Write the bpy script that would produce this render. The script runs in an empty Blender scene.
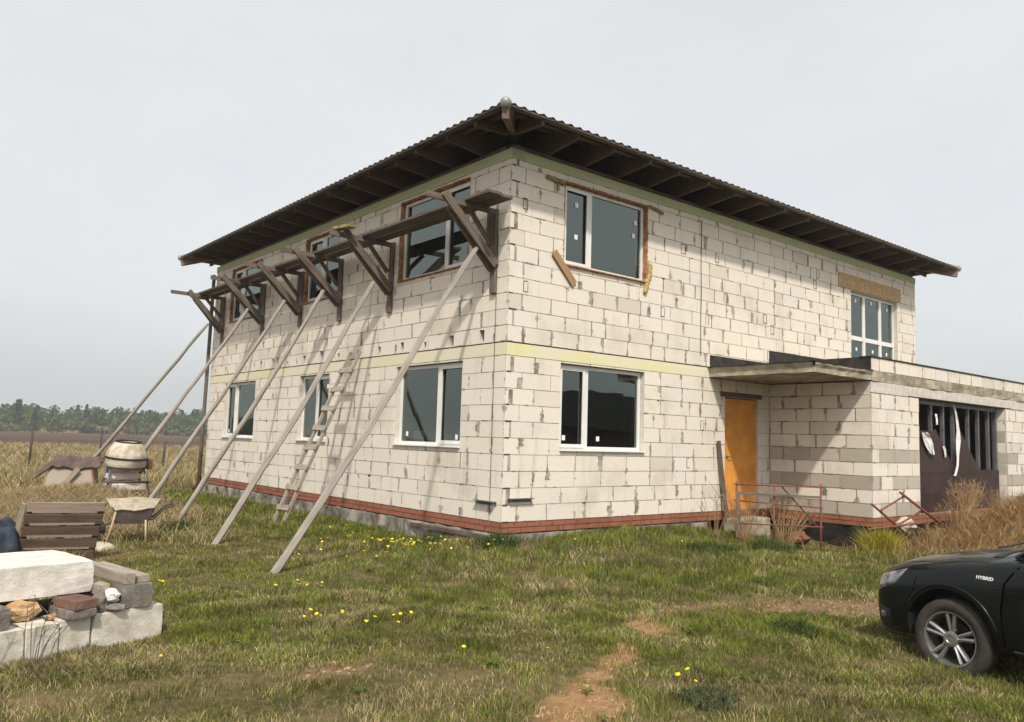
import bpy, bmesh, math, random
import numpy as np
from mathutils import Vector, Matrix, noise as mnoise
random.seed(7); RNG = np.random.default_rng(11)
scene = bpy.context.scene
COL = scene.collection
Zv = Vector((0, 0, 1))
# ------------------------------------------------------------------ node helpers
def nd(nt, t, ins=None, **props):
    n = nt.nodes.new(t)
    for k, v in props.items(): setattr(n, k, v)
    for k, v in (ins or {}).items():
        if isinstance(v, bpy.types.NodeSocket): nt.links.new(v, n.inputs[k])
        else: n.inputs[k].default_value = v
    return n
def rgba(c): return (c[0], c[1], c[2], 1.0)
def newmat(name):
    m = bpy.data.materials.new(name); m.use_nodes = True
    nt = m.node_tree; b = nt.nodes['Principled BSDF']
    return m, nt, b
def ramp(nt, fac, stops):
    r = nd(nt, 'ShaderNodeValToRGB', {'Fac': fac})
    el = r.color_ramp.elements
    while len(el) < len(stops): el.new(0.5)
    for e, (p, c) in zip(el, stops):
        e.position = p; e.color = rgba(c) if len(c) == 3 else c
    return r.outputs['Color']
def mixc(nt, fac, a, b, mode='MIX'):
    n = nd(nt, 'ShaderNodeMix', data_type='RGBA', blend_type=mode)
    for sock, v in ((n.inputs[0], fac), (n.inputs[6], a), (n.inputs[7], b)):
        if isinstance(v, bpy.types.NodeSocket): nt.links.new(v, sock)
        else: sock.default_value = rgba(v) if isinstance(v, tuple) and len(v) == 3 else v
    return n.outputs[2]
def math_(nt, op, a, b=0.0, clamp=False):
    n = nd(nt, 'ShaderNodeMath', operation=op, use_clamp=clamp)
    for i, v in enumerate((a, b)):
        if isinstance(v, bpy.types.NodeSocket): nt.links.new(v, n.inputs[i])
        else: n.inputs[i].default_value = v
    return n.outputs[0]
def noise(nt, vec, scale, detail=4, rough=.55, dist=0.0):
    n = nd(nt, 'ShaderNodeTexNoise', {'Scale': scale, 'Detail': detail, 'Roughness': rough, 'Distortion': dist})
    if vec is not None: nt.links.new(vec, n.inputs['Vector'])
    return n.outputs['Fac']
def bump(nt, b, h, strength, dist=.01):
    n = nd(nt, 'ShaderNodeBump', {'Strength': strength, 'Distance': dist, 'Height': h})
    nt.links.new(n.outputs[0], b.inputs['Normal'])
def pos(nt): return nd(nt, 'ShaderNodeNewGeometry').outputs['Position']
def sstep(nt, v, lo, hi):
    n = nd(nt, 'ShaderNodeMapRange', {'From Min': lo, 'From Max': hi}, interpolation_type='SMOOTHSTEP', clamp=True)
    nt.links.new(v, n.inputs['Value']); return n.outputs[0]

def plain(name, a, b=None, scale=8, rough=.7, bmp=.3, metal=0.0, spec=.5, detail=5, lo=.35, hi=.65):
    m, nt, bs = newmat(name)
    p = pos(nt); n = noise(nt, p, scale, detail)
    if b is None: b = tuple(x*.75 for x in a)
    nt.links.new(ramp(nt, n, [(lo, a), (hi, b)]), bs.inputs['Base Color'])
    n2 = noise(nt, p, scale*6, 4)
    bs.inputs['Roughness'].default_value = rough; bs.inputs['Metallic'].default_value = metal
    bs.inputs['Specular IOR Level'].default_value = spec
    if bmp: bump(nt, bs, n2, bmp)
    return m
def wood(name, dark, light, rough=.8, stain=.5):
    m, nt, bs = newmat(name)
    uv = nd(nt, 'ShaderNodeUVMap').outputs['UV']
    mp = nd(nt, 'ShaderNodeMapping', {'Vector': uv, 'Scale': (1.6, 38.0, 1.0)}).outputs[0]
    g = noise(nt, mp, 1.0, 6, .6, .4)
    mp2 = nd(nt, 'ShaderNodeMapping', {'Vector': uv, 'Scale': (2.2, 7.0, 1.0)}).outputs[0]
    s = noise(nt, mp2, 1.0, 4)
    c = ramp(nt, g, [(.3, dark), (.7, light)])
    c = mixc(nt, math_(nt, 'MULTIPLY', sstep(nt, s, .45, .75), stain), c, tuple(x*.45 for x in dark))
    nt.links.new(c, bs.inputs['Base Color'])
    bs.inputs['Roughness'].default_value = rough; bs.inputs['Specular IOR Level'].default_value = .25
    bump(nt, bs, g, .5, .004)
    return m
# ------------------------------------------------------------------ materials
M = {}
def block_mat(name, tint, smear, smear_amt=1.0, grime=.35):
    """aerated-block faces: per-block tint (attribute), mortar smeared over the joints, grime"""
    m, nt, bs = newmat(name)
    p = pos(nt)
    tintA = nd(nt, 'ShaderNodeAttribute', attribute_name='tint').outputs['Color']
    a = nd(nt, 'ShaderNodeSeparateXYZ', {0: nd(nt, 'ShaderNodeUVMap', uv_map='UVMap').outputs[0]})
    b = nd(nt, 'ShaderNodeSeparateXYZ', {0: nd(nt, 'ShaderNodeUVMap', uv_map='UV2').outputs[0]})
    du = math_(nt, 'MINIMUM', a.outputs[0], b.outputs[0]); dv = math_(nt, 'MINIMUM', a.outputs[1], b.outputs[1])
    n1 = noise(nt, p, 5.0, 4, .6); n2 = noise(nt, p, 22.0, 4, .65); n3 = noise(nt, p, .9, 4, .6); n4 = noise(nt, p, 60, 3, .6)
    base = mixc(nt, 1.0, tintA, tint, 'MULTIPLY')
    base = mixc(nt, math_(nt, 'MULTIPLY', sstep(nt, n2, .42, .72), .16), base, tuple(x*.62 for x in tint))
    base = mixc(nt, math_(nt, 'MULTIPLY', sstep(nt, n3, .50, .72), grime), base, (tint[0]*.66, tint[1]*.64, tint[2]*.60))
    st=noise(nt,nd(nt,'ShaderNodeMapping',{'Vector':p,'Scale':(5.0,5.0,.55)}).outputs[0],1.0,4,.6)
    base=mixc(nt,math_(nt,'MULTIPLY',sstep(nt,st,.56,.74),grime*.55),base,(tint[0]*.55,tint[1]*.53,tint[2]*.49))
    # smear beside the joints; wide only where the noise says so
    wu = math_(nt, 'MULTIPLY', sstep(nt, n1, .52, .70), .040*smear_amt)
    wv = math_(nt, 'MULTIPLY', sstep(nt, noise(nt, p, 3.1, 4), .54, .74), .016*smear_amt)
    jit = math_(nt, 'MULTIPLY', n4, .014)
    mu = math_(nt, 'LESS_THAN', du, math_(nt, 'SUBTRACT', math_(nt, 'ADD', wu, .007), jit))
    mv = math_(nt, 'LESS_THAN', dv, math_(nt, 'SUBTRACT', math_(nt, 'ADD', wv, .006), jit))
    sm = math_(nt, 'MAXIMUM', mu, mv)
    smc = mixc(nt, n2, smear, tuple(x*.55 for x in smear))
    c = mixc(nt, math_(nt, 'MULTIPLY', sm, .8), base, smc)
    # a few chips and dark smudges
    chip = sstep(nt, noise(nt, p, 9.0, 5, .7), .70, .76)
    c = mixc(nt, math_(nt, 'MULTIPLY', chip, .45), c, tuple(x*.5 for x in smear))
    nt.links.new(c, bs.inputs['Base Color'])
    bs.inputs['Roughness'].default_value = .95; bs.inputs['Specular IOR Level'].default_value = .1
    h = math_(nt, 'ADD', math_(nt, 'MULTIPLY', n2, .6), math_(nt, 'MULTIPLY', n4, .4))
    bump(nt, bs, h, .5, .006)
    return m
M['block'] = block_mat('aerated_block', (.70, .64, .55), (.36, .31, .25), 1.45, .50)
M['mortar'] = plain('mortar', (.42, .375, .31), (.19, .165, .135), 4.5, .95, .6, spec=.1, lo=.42, hi=.62)
M['dark_gap'] = plain('dark_gap', (.10,.08,.065), (.05,.04,.035), 6, .95, .4, spec=.1)
M['block_plain'] = plain('block_cut', (.60, .56, .50), (.48, .44, .39), 7, .95, .5, spec=.1)
M['brick'] = block_mat('red_brick', (.30, .115, .07), (.17, .11, .08), .9, .9)
M['brick_mortar'] = plain('brick_mortar', (.26, .17, .12), (.14, .09, .07), 9, .95, .5, spec=.1)
M['concrete'] = plain('rough_concrete', (.34, .31, .26), (.095, .082, .066), 2.6, .95, .9, spec=.1, detail=8)
M['slab'] = plain('slab_concrete', (.42, .37, .28), (.22, .19, .14), 4.5, .95, .9, spec=.1, detail=9)
M['bitumen'] = plain('bitumen', (.022, .020, .019), (.045, .040, .036), 5, .75, .5, spec=.2)
M['void'] = plain('black_base', (.012, .011, .010), (.035, .03, .026), 4, .9, .6, spec=.1)  # near-black colour for the annex and garage footings
M['band_y'] = None
def band_mat(name, c1, c2, c3):
    m, nt, bs = newmat(name); p = pos(nt)
    c = ramp(nt, noise(nt, nd(nt, 'ShaderNodeMapping', {'Vector': p, 'Scale': (.55, .35, 1.2)}).outputs[0], 1.4, 5), [(.36, c1), (.52, c2), (.72, c3)])
    sp = sstep(nt, noise(nt, p, 26, 4), .60, .72)
    c = mixc(nt, math_(nt, 'MULTIPLY', sp, .4), c, (.34, .31, .22))
    nt.links.new(c, bs.inputs['Base Color']); bs.inputs['Roughness'].default_value = .85; bs.inputs['Specular IOR Level'].default_value = .2
    bump(nt, bs, noise(nt, p, 30, 4), .35, .006)
    return m
M['band_y'] = band_mat('pale_yellow_insulation', (.66, .61, .47), (.66, .62, .36), (.62, .58, .25))
M['band_w'] = band_mat('faded_yellow_insulation', (.66, .60, .48), (.65, .61, .44), (.62, .58, .36))
M['band_g'] = band_mat('green_grey_insulation', (.48, .50, .32), (.42, .46, .27), (.50, .47, .33))
M['osb'] = plain('chipboard', (.50, .36, .20), (.38, .25, .13), 14, .85, .4, spec=.2)
M['pvc'] = plain('white_pvc', (.74, .73, .70), (.66, .65, .61), 3, .4, .03)
M['foam'] = plain('rust_foam', (.22, .095, .05), (.40, .23, .12), 9, .95, .8, spec=.1)
M['foam_y'] = plain('yellow_foam', (.50, .36, .16), (.40, .29, .12), 9, .9, .8, spec=.1)
M['moss'] = plain('mossy_mortar', (.16, .14, .05), (.34, .28, .14), 14, .95, .8, spec=.1)
M['sticker'] = plain('sticker', (.8, .8, .78), (.76, .76, .75), 3, .5, 0)
M['tile'] = plain('brown_metal_tile', (.052, .039, .035), (.034, .026, .023), 3, .55, .08, spec=.4)
M['cap'] = plain('grey_metal_cap', (.20, .20, .20), (.34, .34, .33), 8, .5, .1, metal=.3)
M['w_roof'] = wood('roof_timber', (.072, .054, .044), (.17, .13, .105), stain=.6)
M['w_roof2'] = wood('hip_timber', (.13, .09, .065), (.27, .20, .15))
M['w_dark'] = wood('weathered_scaffold_wood', (.085, .066, .050), (.20, .16, .125), stain=.7)
M['w_plank'] = wood('dark_plank', (.075, .060, .048), (.16, .13, .10), stain=.6)
M['w_pole'] = wood('grey_pole_wood', (.21, .185, .155), (.38, .345, .295), stain=.5)
M['w_grey'] = wood('grey_board', (.24, .20, .155), (.40, .35, .28), stain=.5)
M['w_pal'] = wood('pallet_wood_shaded', (.07, .042, .030), (.125, .082, .060), stain=.5)  # shade on the slat faces is put into this wood colour
M['w_palt'] = wood('pale_lit_wood', (.22, .165, .125), (.34, .27, .21), stain=.4)  # lit-edge tone put into the colour; the crate's loose slat shares it
M['w_brown'] = wood('brown_board', (.26, .15, .07), (.42, .28, .15))
M['door'] = plain('orange_door', (.72, .31, .055), (.58, .235, .045), 3.0, .65, .2, spec=.2, detail=8)
M['gate'] = plain('brown_gate_sheet', (.055, .030, .026), (.036, .021, .018), 2.4, .6, .1, spec=.3)
M['steel'] = plain('grey_steel', (.17, .175, .175), (.10, .105, .105), 5, .5, .1, metal=.4)
M['film'] = plain('white_film', (.70, .68, .67), (.6, .58, .56), 12, .5, .6)
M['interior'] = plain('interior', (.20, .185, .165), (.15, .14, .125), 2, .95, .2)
M['red_pipe'] = plain('red_rusty_pipe', (.22, .055, .040), (.12, .05, .038), 12, .7, .3)
M['dark_pipe'] = plain('dark_pipe', (.06, .05, .045), (.035, .03, .028), 9, .7, .3)
M['white_block'] = plain('white_block', (.70, .665, .60), (.52, .48, .42), 9, .95, .5, spec=.1)
M['dirty_block'] = plain('dirty_white_block', (.64, .60, .52), (.43, .39, .31), 8, .95, .5, spec=.1)
M['grey_block'] = plain('grey_block', (.13, .115, .10), (.24, .21, .18), 14, .95, .7, spec=.1)
M['beam_stone'] = plain('beam_stone', (.33,.29,.24), (.17,.145,.115), 16, .95, .8, spec=.1)
M['dbrick'] = plain('dark_brick', (.13, .065, .05), (.20, .13, .10), 8, .95, .6, spec=.1)
M['stone'] = plain('orange_stone', (.36, .18, .075), (.48, .33, .18), 9, .9, .8, spec=.2)
M['pale_stone'] = plain('pale_stone', (.50, .44, .34), (.36, .31, .24), 8, .9, .6)
M['white_lump'] = plain('white_lump', (.78, .77, .74), (.66, .65, .62), 9, .8, .8)
M['drum'] = plain('mixer_drum', (.60, .55, .45), (.34, .28, .20), 5.5, .8, .4, spec=.25)
M['sack'] = plain('white_sack', (.72, .66, .60), (.60, .52, .47), 6, .9, .5)
M['barrow'] = plain('barrow_tub', (.44, .38, .29), (.28, .23, .17), 9, .75, .4, spec=.3)
M['barrow_o'] = plain('barrow_outside', (.10, .085, .085), (.16, .13, .115), 7, .6, .3)
M['w_stick'] = wood('handle_wood', (.42, .32, .17), (.56, .45, .27), stain=.3)
M['tarp'] = plain('dark_blue_tarp', (.016, .022, .034), (.032, .042, .058), 6, .6, .9, spec=.3)
M['felt'] = plain('old_felt', (.075, .048, .042), (.12, .085, .075), 6, .9, .8)
M['post'] = plain('dark_post', (.035, .035, .03), (.06, .055, .05), 8, .8, .2)
M['wire'] = plain('wire', (.12, .11, .10), None, 8, .6, 0, metal=.5)
M['paint'] = None
m, nt, bs = newmat('black_car_paint')
bs.inputs['Base Color'].default_value = (.0065, .0095, .0085, 1); bs.inputs['Roughness'].default_value = .25
bs.inputs['Coat Weight'].default_value = .28; bs.inputs['Coat Roughness'].default_value = .05; bs.inputs['Specular IOR Level'].default_value = .15
dp = noise(nt, pos(nt), 3.0, 5); nt.links.new(ramp(nt, dp, [(.35, (.003, .0045, .004)), (.75, (.008, .009, .0075))]), bs.inputs['Base Color'])
M['paint'] = m
M['black_plastic'] = plain('black_plastic', (.010, .010, .010), (.016, .016, .015), 20, .6, .1)
M['tyre'] = plain('tyre_rubber', (.035, .032, .028), (.060, .052, .043), 14, .9, .5, spec=.2)
M['gap'] = plain('shut_line', (.001, .001, .001), (.0015, .0015, .0015), 20, .9, 0, spec=0)
M['rim'] = plain('alloy', (.34, .34, .33), (.25, .24, .23), 8, .38, .05, metal=.75)
M['chrome'] = plain('chrome', (.7, .7, .7), (.62, .62, .62), 3, .15, 0, metal=1.0)
m, nt, bs = newmat('headlight_lens'); bs.inputs['Base Color'].default_value = (.19, .18, .19, 1); bs.inputs['Roughness'].default_value = .08; bs.inputs['Metallic'].default_value = .5; bs.inputs['Coat Weight'].default_value = 1
nt.links.new(ramp(nt, noise(nt, pos(nt), 14, 3), [(.35, (.06, .06, .07)), (.65, (.34, .32, .33))]), bs.inputs['Base Color'])
M['lens'] = m
def glass_mat(name, tint, ior=2.0, base=.05):
    m = bpy.data.materials.new(name); m.use_nodes = True; nt = m.node_tree; nt.nodes.clear()
    fr = nd(nt, 'ShaderNodeFresnel', {'IOR': ior}).outputs[0]
    nb = nd(nt, 'ShaderNodeBump', {'Strength': .03, 'Distance': .05, 'Height': noise(nt, pos(nt), 1.6, 1)})
    gl = nd(nt, 'ShaderNodeBsdfGlossy', {'Color': (.80, .92, .86, 1), 'Roughness': .015, 'Normal': nb.outputs[0]})
    tr = nd(nt, 'ShaderNodeBsdfTransparent', {'Color': rgba(tint)})
    mx = nd(nt, 'ShaderNodeMixShader', {0: math_(nt, 'ADD', fr, base, True)})
    nt.links.new(tr.outputs[0], mx.inputs[1]); nt.links.new(gl.outputs[0], mx.inputs[2])
    o = nd(nt, 'ShaderNodeOutputMaterial'); nt.links.new(mx.outputs[0], o.inputs[0])
    return m
M['glass'] = glass_mat('window_glass', (.38, .43, .41), 1.42, .135)
M['car_glass'] = glass_mat('car_glass', (.10, .11, .11), 1.55, .02)
def leaf_mat(name, rough=.75, trans=.25):
    m = bpy.data.materials.new(name); m.use_nodes = True; nt = m.node_tree; nt.nodes.clear()
    c = nd(nt, 'ShaderNodeAttribute', attribute_name='tint').outputs['Color']
    d = nd(nt, 'ShaderNodeBsdfPrincipled', {'Base Color': c, 'Roughness': rough, 'Specular IOR Level': .15})
    t = nd(nt, 'ShaderNodeBsdfTranslucent', {'Color': c})
    mx = nd(nt, 'ShaderNodeMixShader', {0: trans}); nt.links.new(d.outputs[0], mx.inputs[1]); nt.links.new(t.outputs[0], mx.inputs[2])
    o = nd(nt, 'ShaderNodeOutputMaterial'); nt.links.new(mx.outputs[0], o.inputs[0])
    return m
M['blade'] = leaf_mat('grass_blade')
M['leaf'] = leaf_mat('tree_leaf')
M['stalk'] = plain('dry_stalk', (.36, .24, .12), (.26, .16, .08), 6, .9, 0, spec=.1)
M['yellow'] = plain('dandelion_yellow', (.72, .58, .03), (.60, .45, .02), 30, .8, 0, spec=.1)
M['clod'] = plain('soil_clod', (.26,.16,.085), (.36,.25,.15), 9, 1, .3, spec=.05)
M['bark'] = plain('bark', (.10, .08, .06), (.16, .13, .10), 6, .95, .3, spec=.1)
# ------------------------------------------------------------------ mesh builder
class MB:
    def __init__(s): s.v=[]; s.f=[]; s.uv=[]; s.uv2=[]; s.tint=[]; s.mi=[]
    def face(s, pts, uv=None, uv2=None, tint=(1,1,1), mi=0):
        n=len(s.v); s.v += [tuple(p) for p in pts]; s.f.append(tuple(range(n, n+len(pts))))
        s.uv += uv or [(0.,0.)]*len(pts); s.uv2 += uv2 or uv or [(0.,0.)]*len(pts); s.tint.append(tint); s.mi.append(mi)
    def mesh(s, verts, faces, mi=0, tint=(1,1,1), uvs=None):
        n=len(s.v); s.v += [tuple(p) for p in verts]
        for f in faces:
            s.f.append(tuple(n+i for i in f)); s.tint.append(tint); s.mi.append(mi)
            u=[uvs[i] for i in f] if uvs else [(0.,0.)]*len(f)
            s.uv += u; s.uv2 += u
    def box(s, c, ax, h, mi=0, tint=(1,1,1), ju=None):
        """oriented box; ax = 3 unit axes, h = half sizes; uv runs along the longest axis"""
        c=Vector(c); ax=[Vector(a) for a in ax]
        L=max(range(3), key=lambda i:h[i]); r0=random.uniform(0,40); r1=random.uniform(0,40)
        for i in range(3):
            j,k=[a for a in range(3) if a!=i]
            for sg in (1,-1):
                q=[(1,1),(-1,1),(-1,-1),(1,-1)]
                pts=[]; uv=[]
                for a,b in q:
                    pts.append(c+ax[i]*h[i]*sg+ax[j]*h[j]*a+ax[k]*h[k]*b)
                    lu={i:h[i]*sg,j:h[j]*a,k:h[k]*b}
                    oth=[x for x in range(3) if x!=L]
                    uv.append((lu[L]+r0, lu[oth[0]]+lu[oth[1]]+r1))
                nrm=(pts[1]-pts[0]).cross(pts[2]-pts[1])
                if nrm.dot(ax[i]*sg)<0: pts.reverse(); uv.reverse()
                s.face(pts,uv,tint=tint,mi=mi)
    def abox(s, a, b, mi=0, tint=(1,1,1)):
        a=Vector(a); b=Vector(b); s.box((a+b)/2, (Vector((1,0,0)),Vector((0,1,0)),Zv), [abs(x)/2 for x in (b-a)], mi, tint)
    def beam(s, p0, p1, w, t, up=Zv, mi=0, tint=(1,1,1)):
        """board from p0 to p1: w across, t along up"""
        p0=Vector(p0); p1=Vector(p1); d=(p1-p0); l=d.length; d.normalize()
        sd=d.cross(Vector(up)).normalized(); u=sd.cross(d).normalized()
        s.box((p0+p1)/2,(d,sd,u),(l/2,w/2,t/2),mi,tint)
    def tube(s, pts, r, n=8, mi=0, tint=(1,1,1), caps=True):
        pts=[Vector(p) for p in pts]; rs=r if isinstance(r,(list,tuple)) else [r]*len(pts)
        V=[];UV=[];F=[]; l=0; prev=None
        for i,p in enumerate(pts):
            d=(pts[min(i+1,len(pts)-1)]-pts[max(i-1,0)]).normalized()
            if prev is None:
                a=d.orthogonal().normalized()
            else: a=(prev-d*prev.dot(d)).normalized()
            prev=a; b=d.cross(a)
            if i: l+=(p-pts[i-1]).length
            for k in range(n):
                t=2*math.pi*k/n; V.append(p+(a*math.cos(t)+b*math.sin(t))*rs[i]); UV.append((l, k/n*6.28*rs[0]))
        for i in range(len(pts)-1):
            for k in range(n):
                F.append((i*n+k,i*n+(k+1)%n,(i+1)*n+(k+1)%n,(i+1)*n+k))
        if caps: F.append(tuple(range(n))[::-1]); F.append(tuple((len(pts)-1)*n+k for k in range(n)))
        s.mesh(V,F,mi,tint,UV)
    def lathe(s, c, axis, prof, n=24, mi=0, tint=(1,1,1)):
        """prof: (distance along axis, radius)"""
        c=Vector(c); ax=Vector(axis).normalized(); a=ax.orthogonal().normalized(); b=ax.cross(a)
        V=[];F=[]
        for z,r in prof:
            for k in range(n):
                t=2*math.pi*k/n; V.append(c+ax*z+(a*math.cos(t)+b*math.sin(t))*r)
        for i in range(len(prof)-1):
            for k in range(n): F.append((i*n+k,i*n+(k+1)%n,(i+1)*n+(k+1)%n,(i+1)*n+k))
        s.mesh(V,F,mi,tint)
    def prism(s, poly, n, t, mi=0):
        """poly: 3D outline, extruded by t along n"""
        poly=[Vector(p) for p in poly]; n=Vector(n).normalized()*t
        k=len(poly); V=poly+[p+n for p in poly]
        F=[tuple(range(k))[::-1], tuple(range(k,2*k))]+[(i,(i+1)%k,(i+1)%k+k,i+k) for i in range(k)]
        s.mesh(V,F,mi)
    def rock(s, c, r, seed=0, sq=(1,1,1), sub=2, amp=.35, mi=0):
        bm=bmesh.new(); bmesh.ops.create_icosphere(bm, subdivisions=sub, radius=1)
        V=[]
        for v in bm.verts:
            k=1+amp*mnoise.noise(v.co*1.7+Vector((seed*3.1,seed,0)))+.12*mnoise.noise(v.co*5+Vector((seed,0,seed)))
            V.append(Vector((v.co.x*sq[0],v.co.y*sq[1],v.co.z*sq[2]))*k*r+Vector(c))
        F=[tuple(x.index for x in f.verts) for f in bm.faces]; bm.free(); s.mesh(V,F,mi)
    def build(s, name, mats, parent=None, smooth=False, weld=False, bevel=0):
        me=bpy.data.meshes.new(name); me.from_pydata(s.v,[],s.f)
        if not isinstance(mats,(list,tuple)): mats=[mats]
        for m in mats: me.materials.append(m)
        me.polygons.foreach_set('material_index', s.mi)
        me.uv_layers.new(name='UVMap').data.foreach_set('uv', np.array(s.uv,dtype=np.float32).ravel())
        if s.uv2 is not None and len(mats)>1: me.uv_layers.new(name='UV2').data.foreach_set('uv', np.array(s.uv2,dtype=np.float32).ravel())
        at=me.color_attributes.new('tint','FLOAT_COLOR','CORNER')
        cnt=[len(f) for f in s.f]; tc=np.repeat(np.c_[np.array(s.tint,dtype=np.float32),np.ones(len(s.f),dtype=np.float32)],cnt,axis=0)
        at.data.foreach_set('color', tc.ravel())
        me.update()
        if weld:
            bm=bmesh.new(); bm.from_mesh(me); bmesh.ops.remove_doubles(bm,verts=bm.verts,dist=1e-4); bm.to_mesh(me); bm.free()
        if smooth: me.polygons.foreach_set('use_smooth',[True]*len(me.polygons))
        return link(me,name,parent,bevel)
def link(me,name,parent=None,bevel=0):
    o=bpy.data.objects.new(name,me); COL.objects.link(o)
    if parent is not None: attach(o,parent)
    if bevel:
        b=o.modifiers.new('bevel','BEVEL'); b.width=bevel; b.segments=2; b.limit_method='ANGLE'
        w=o.modifiers.new('weld','WELD'); w.merge_threshold=1e-4
        o.modifiers.move(1,0)
    return o
WORLD={}
def attach(o,parent):
    o.parent=parent; o.matrix_parent_inverse=WORLD.get(parent.name,Matrix()).inverted()
def tag(o,label,cat,group=None,kind=None):
    if label: o['label']=label
    if cat: o['category']=cat
    if group: o['group']=group
    if kind: o['kind']=kind
    return o
def thing(name,label,cat,loc,group=None):
    o=bpy.data.objects.new(name,None); COL.objects.link(o); o.location=loc; o.empty_display_size=.1
    WORLD[o.name]=Matrix.Translation(Vector(loc))
    return tag(o,label,cat,group)
def structure(o): o['kind']='structure'; return o
# ------------------------------------------------------------------ noise + terrain height
def vnoise(x,y,seed=0):
    x=np.asarray(x,float); y=np.asarray(y,float)
    xi=np.floor(x).astype(np.int64); yi=np.floor(y).astype(np.int64); fx=x-xi; fy=y-yi
    fx=fx*fx*(3-2*fx); fy=fy*fy*(3-2*fy)
    def h(a,b):
        n=(a*374761393+b*668265263+seed*1442695041)&0x7fffffff
        n=((n^(n>>13))*1274126177)&0x7fffffff
        return ((n^(n>>16))&0xffff)/65535.0
    return (h(xi,yi)*(1-fx)+h(xi+1,yi)*fx)*(1-fy)+(h(xi,yi+1)*(1-fx)+h(xi+1,yi+1)*fx)*fy
def fbm(x,y,seed=0,o=4):
    r=0;a=.5
    for i in range(o): r=r+a*vnoise(x*2**i,y*2**i,seed+i*17); a*=.5
    return r/(1-.5**o)
def sm(v,a,b):
    t=np.clip((v-a)/(b-a),0,1); return t*t*(3-2*t)
def gauss(x,y,cx,cy,rx,ry,ang=0.0):
    c,s=math.cos(ang),math.sin(ang); dx=(x-cx); dy=(y-cy)
    u=(dx*c+dy*s)/rx; v=(-dx*s+dy*c)/ry
    return np.exp(-(u*u+v*v))
def H(x,y):
    x=np.asarray(x,float); y=np.asarray(y,float)
    h=-.43+.05*(fbm(x*.45,y*.45,3)-.5)+.045*(fbm(x*2.1,y*2.1,5,3)-.5)
    h=h+.22*gauss(x,y,2.2,-.2,3.0,.9)                       # grass bank at the front wall
    h=h-.10*gauss(x,y,.2,-7.2,2.6,1.4)                      # wheel hollow by the car
    h=h+.92*gauss(x,y,12.8,-3.5,3.0,.95)+.35*gauss(x,y,9.2,-3.8,1.5,.7)  # spoil mound at the garage
    h=h+.24*gauss(x,y,-4.6,7.6,1.6,1.8)                     # straw heap
    h=h+.30*gauss(x,y,-3.3,9.3,1.5,1.5)-.22*gauss(x,y,6.2,-1.5,1.1,.9)
    return h
def hz(x,y): return float(H(x,y))
MOUND=lambda x,y: np.maximum(gauss(x,y,12.4,-3.7,3.4,1.2), gauss(x,y,8.6,-3.4,1.9,.8))
STRAW=lambda x,y: np.maximum.reduce([gauss(x,y,-5.4,7.6,1.9,3.0), .8*gauss(x,y,-4.2,10.5,1.0,2.0), sm(y,13.5,16.5), .75*gauss(x,y,-5.6,3.0,1.1,2.2), .7*gauss(x,y,-3.4,3.2,.8,.9)])
def ORANGE(x,y):
    n=fbm(x*2.3,y*2.3,41)
    g=np.maximum.reduce([gauss(x,y,-4.0,-5.8,.75,.34,.5), .9*gauss(x,y,-2.9,-5.05,.8,.26,.62), .8*gauss(x,y,-1.9,-4.45,.6,.22,.5)])
    return sm(g+.9*(n-.5)+.5*(fbm(x*7,y*7,43,2)-.5),.40,.62)
def BARE(x,y):
    n=fbm(x*1.7,y*1.7,71)
    g=np.maximum.reduce([1.15*gauss(x,y,.2,-4.7,1.6,.55,-.5), .8*gauss(x,y,-1.0,-4.1,.7,.4,.2), .8*gauss(x,y,-4.9,-4.2,.5,.3,.5), .65*gauss(x,y,4.4,-1.9,.9,.5)])
    return sm(g+.55*(n-.5),.42,.7)
# ------------------------------------------------------------------ ground
def axis_coords(a,b,step,far):
    c=list(np.arange(a,b,step)); s=step; x=c[-1]
    while x<far: s*=1.22; x+=s; c.append(x)
    s=step; x=a
    while x>-far: s*=1.22; x-=s; c.insert(0,x)
    return np.array(c)
gx=axis_coords(-11,17,.16,2600); gy=axis_coords(-10,18,.16,2600)
X,Y=np.meshgrid(gx,gy); Zg=H(X,Y)
nx,ny=len(gx),len(gy)
me=bpy.data.meshes.new('ground'); V=np.stack([X,Y,Zg],-1).reshape(-1,3)
idx=np.arange(nx*ny).reshape(ny,nx)
F=np.stack([idx[:-1,:-1],idx[:-1,1:],idx[1:,1:],idx[1:,:-1]],-1).reshape(-1,4)
me.vertices.add(len(V)); me.vertices.foreach_set('co',V.ravel().astype(np.float32))
me.loops.add(F.size); me.loops.foreach_set('vertex_index',F.ravel())
me.polygons.add(len(F)); me.polygons.foreach_set('loop_start',np.arange(0,F.size,4)); me.polygons.foreach_set('loop_total',np.full(len(F),4))
me.update(calc_edges=True); me.polygons.foreach_set('use_smooth',np.ones(len(F),dtype=bool))
at=me.color_attributes.new('zones','FLOAT_COLOR','POINT')
z=np.stack([ORANGE(X,Y),np.maximum(BARE(X,Y),0),np.maximum(STRAW(X,Y),MOUND(X,Y)),np.ones_like(X)],-1).reshape(-1)
at.data.foreach_set('color',z.astype(np.float32))
m,nt,bs=newmat('ground_soil'); p=pos(nt)
zz=nd(nt,'ShaderNodeSeparateColor',{0:nd(nt,'ShaderNodeAttribute',attribute_name='zones').outputs['Color']})
n1=noise(nt,p,1.3,6,.6); n2=noise(nt,p,11,6,.65); n3=noise(nt,p,60,3,.6)
c=ramp(nt,n1,[(.38,(.058,.056,.020)),(.52,(.095,.078,.036)),(.66,(.16,.118,.062))])
c=mixc(nt,math_(nt,'MULTIPLY',sstep(nt,n2,.45,.65),.45),c,(.20,.155,.085))
c=mixc(nt,zz.outputs[2],c,ramp(nt,n2,[(.35,(.15,.082,.038)),(.65,(.28,.175,.085))]))
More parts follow.
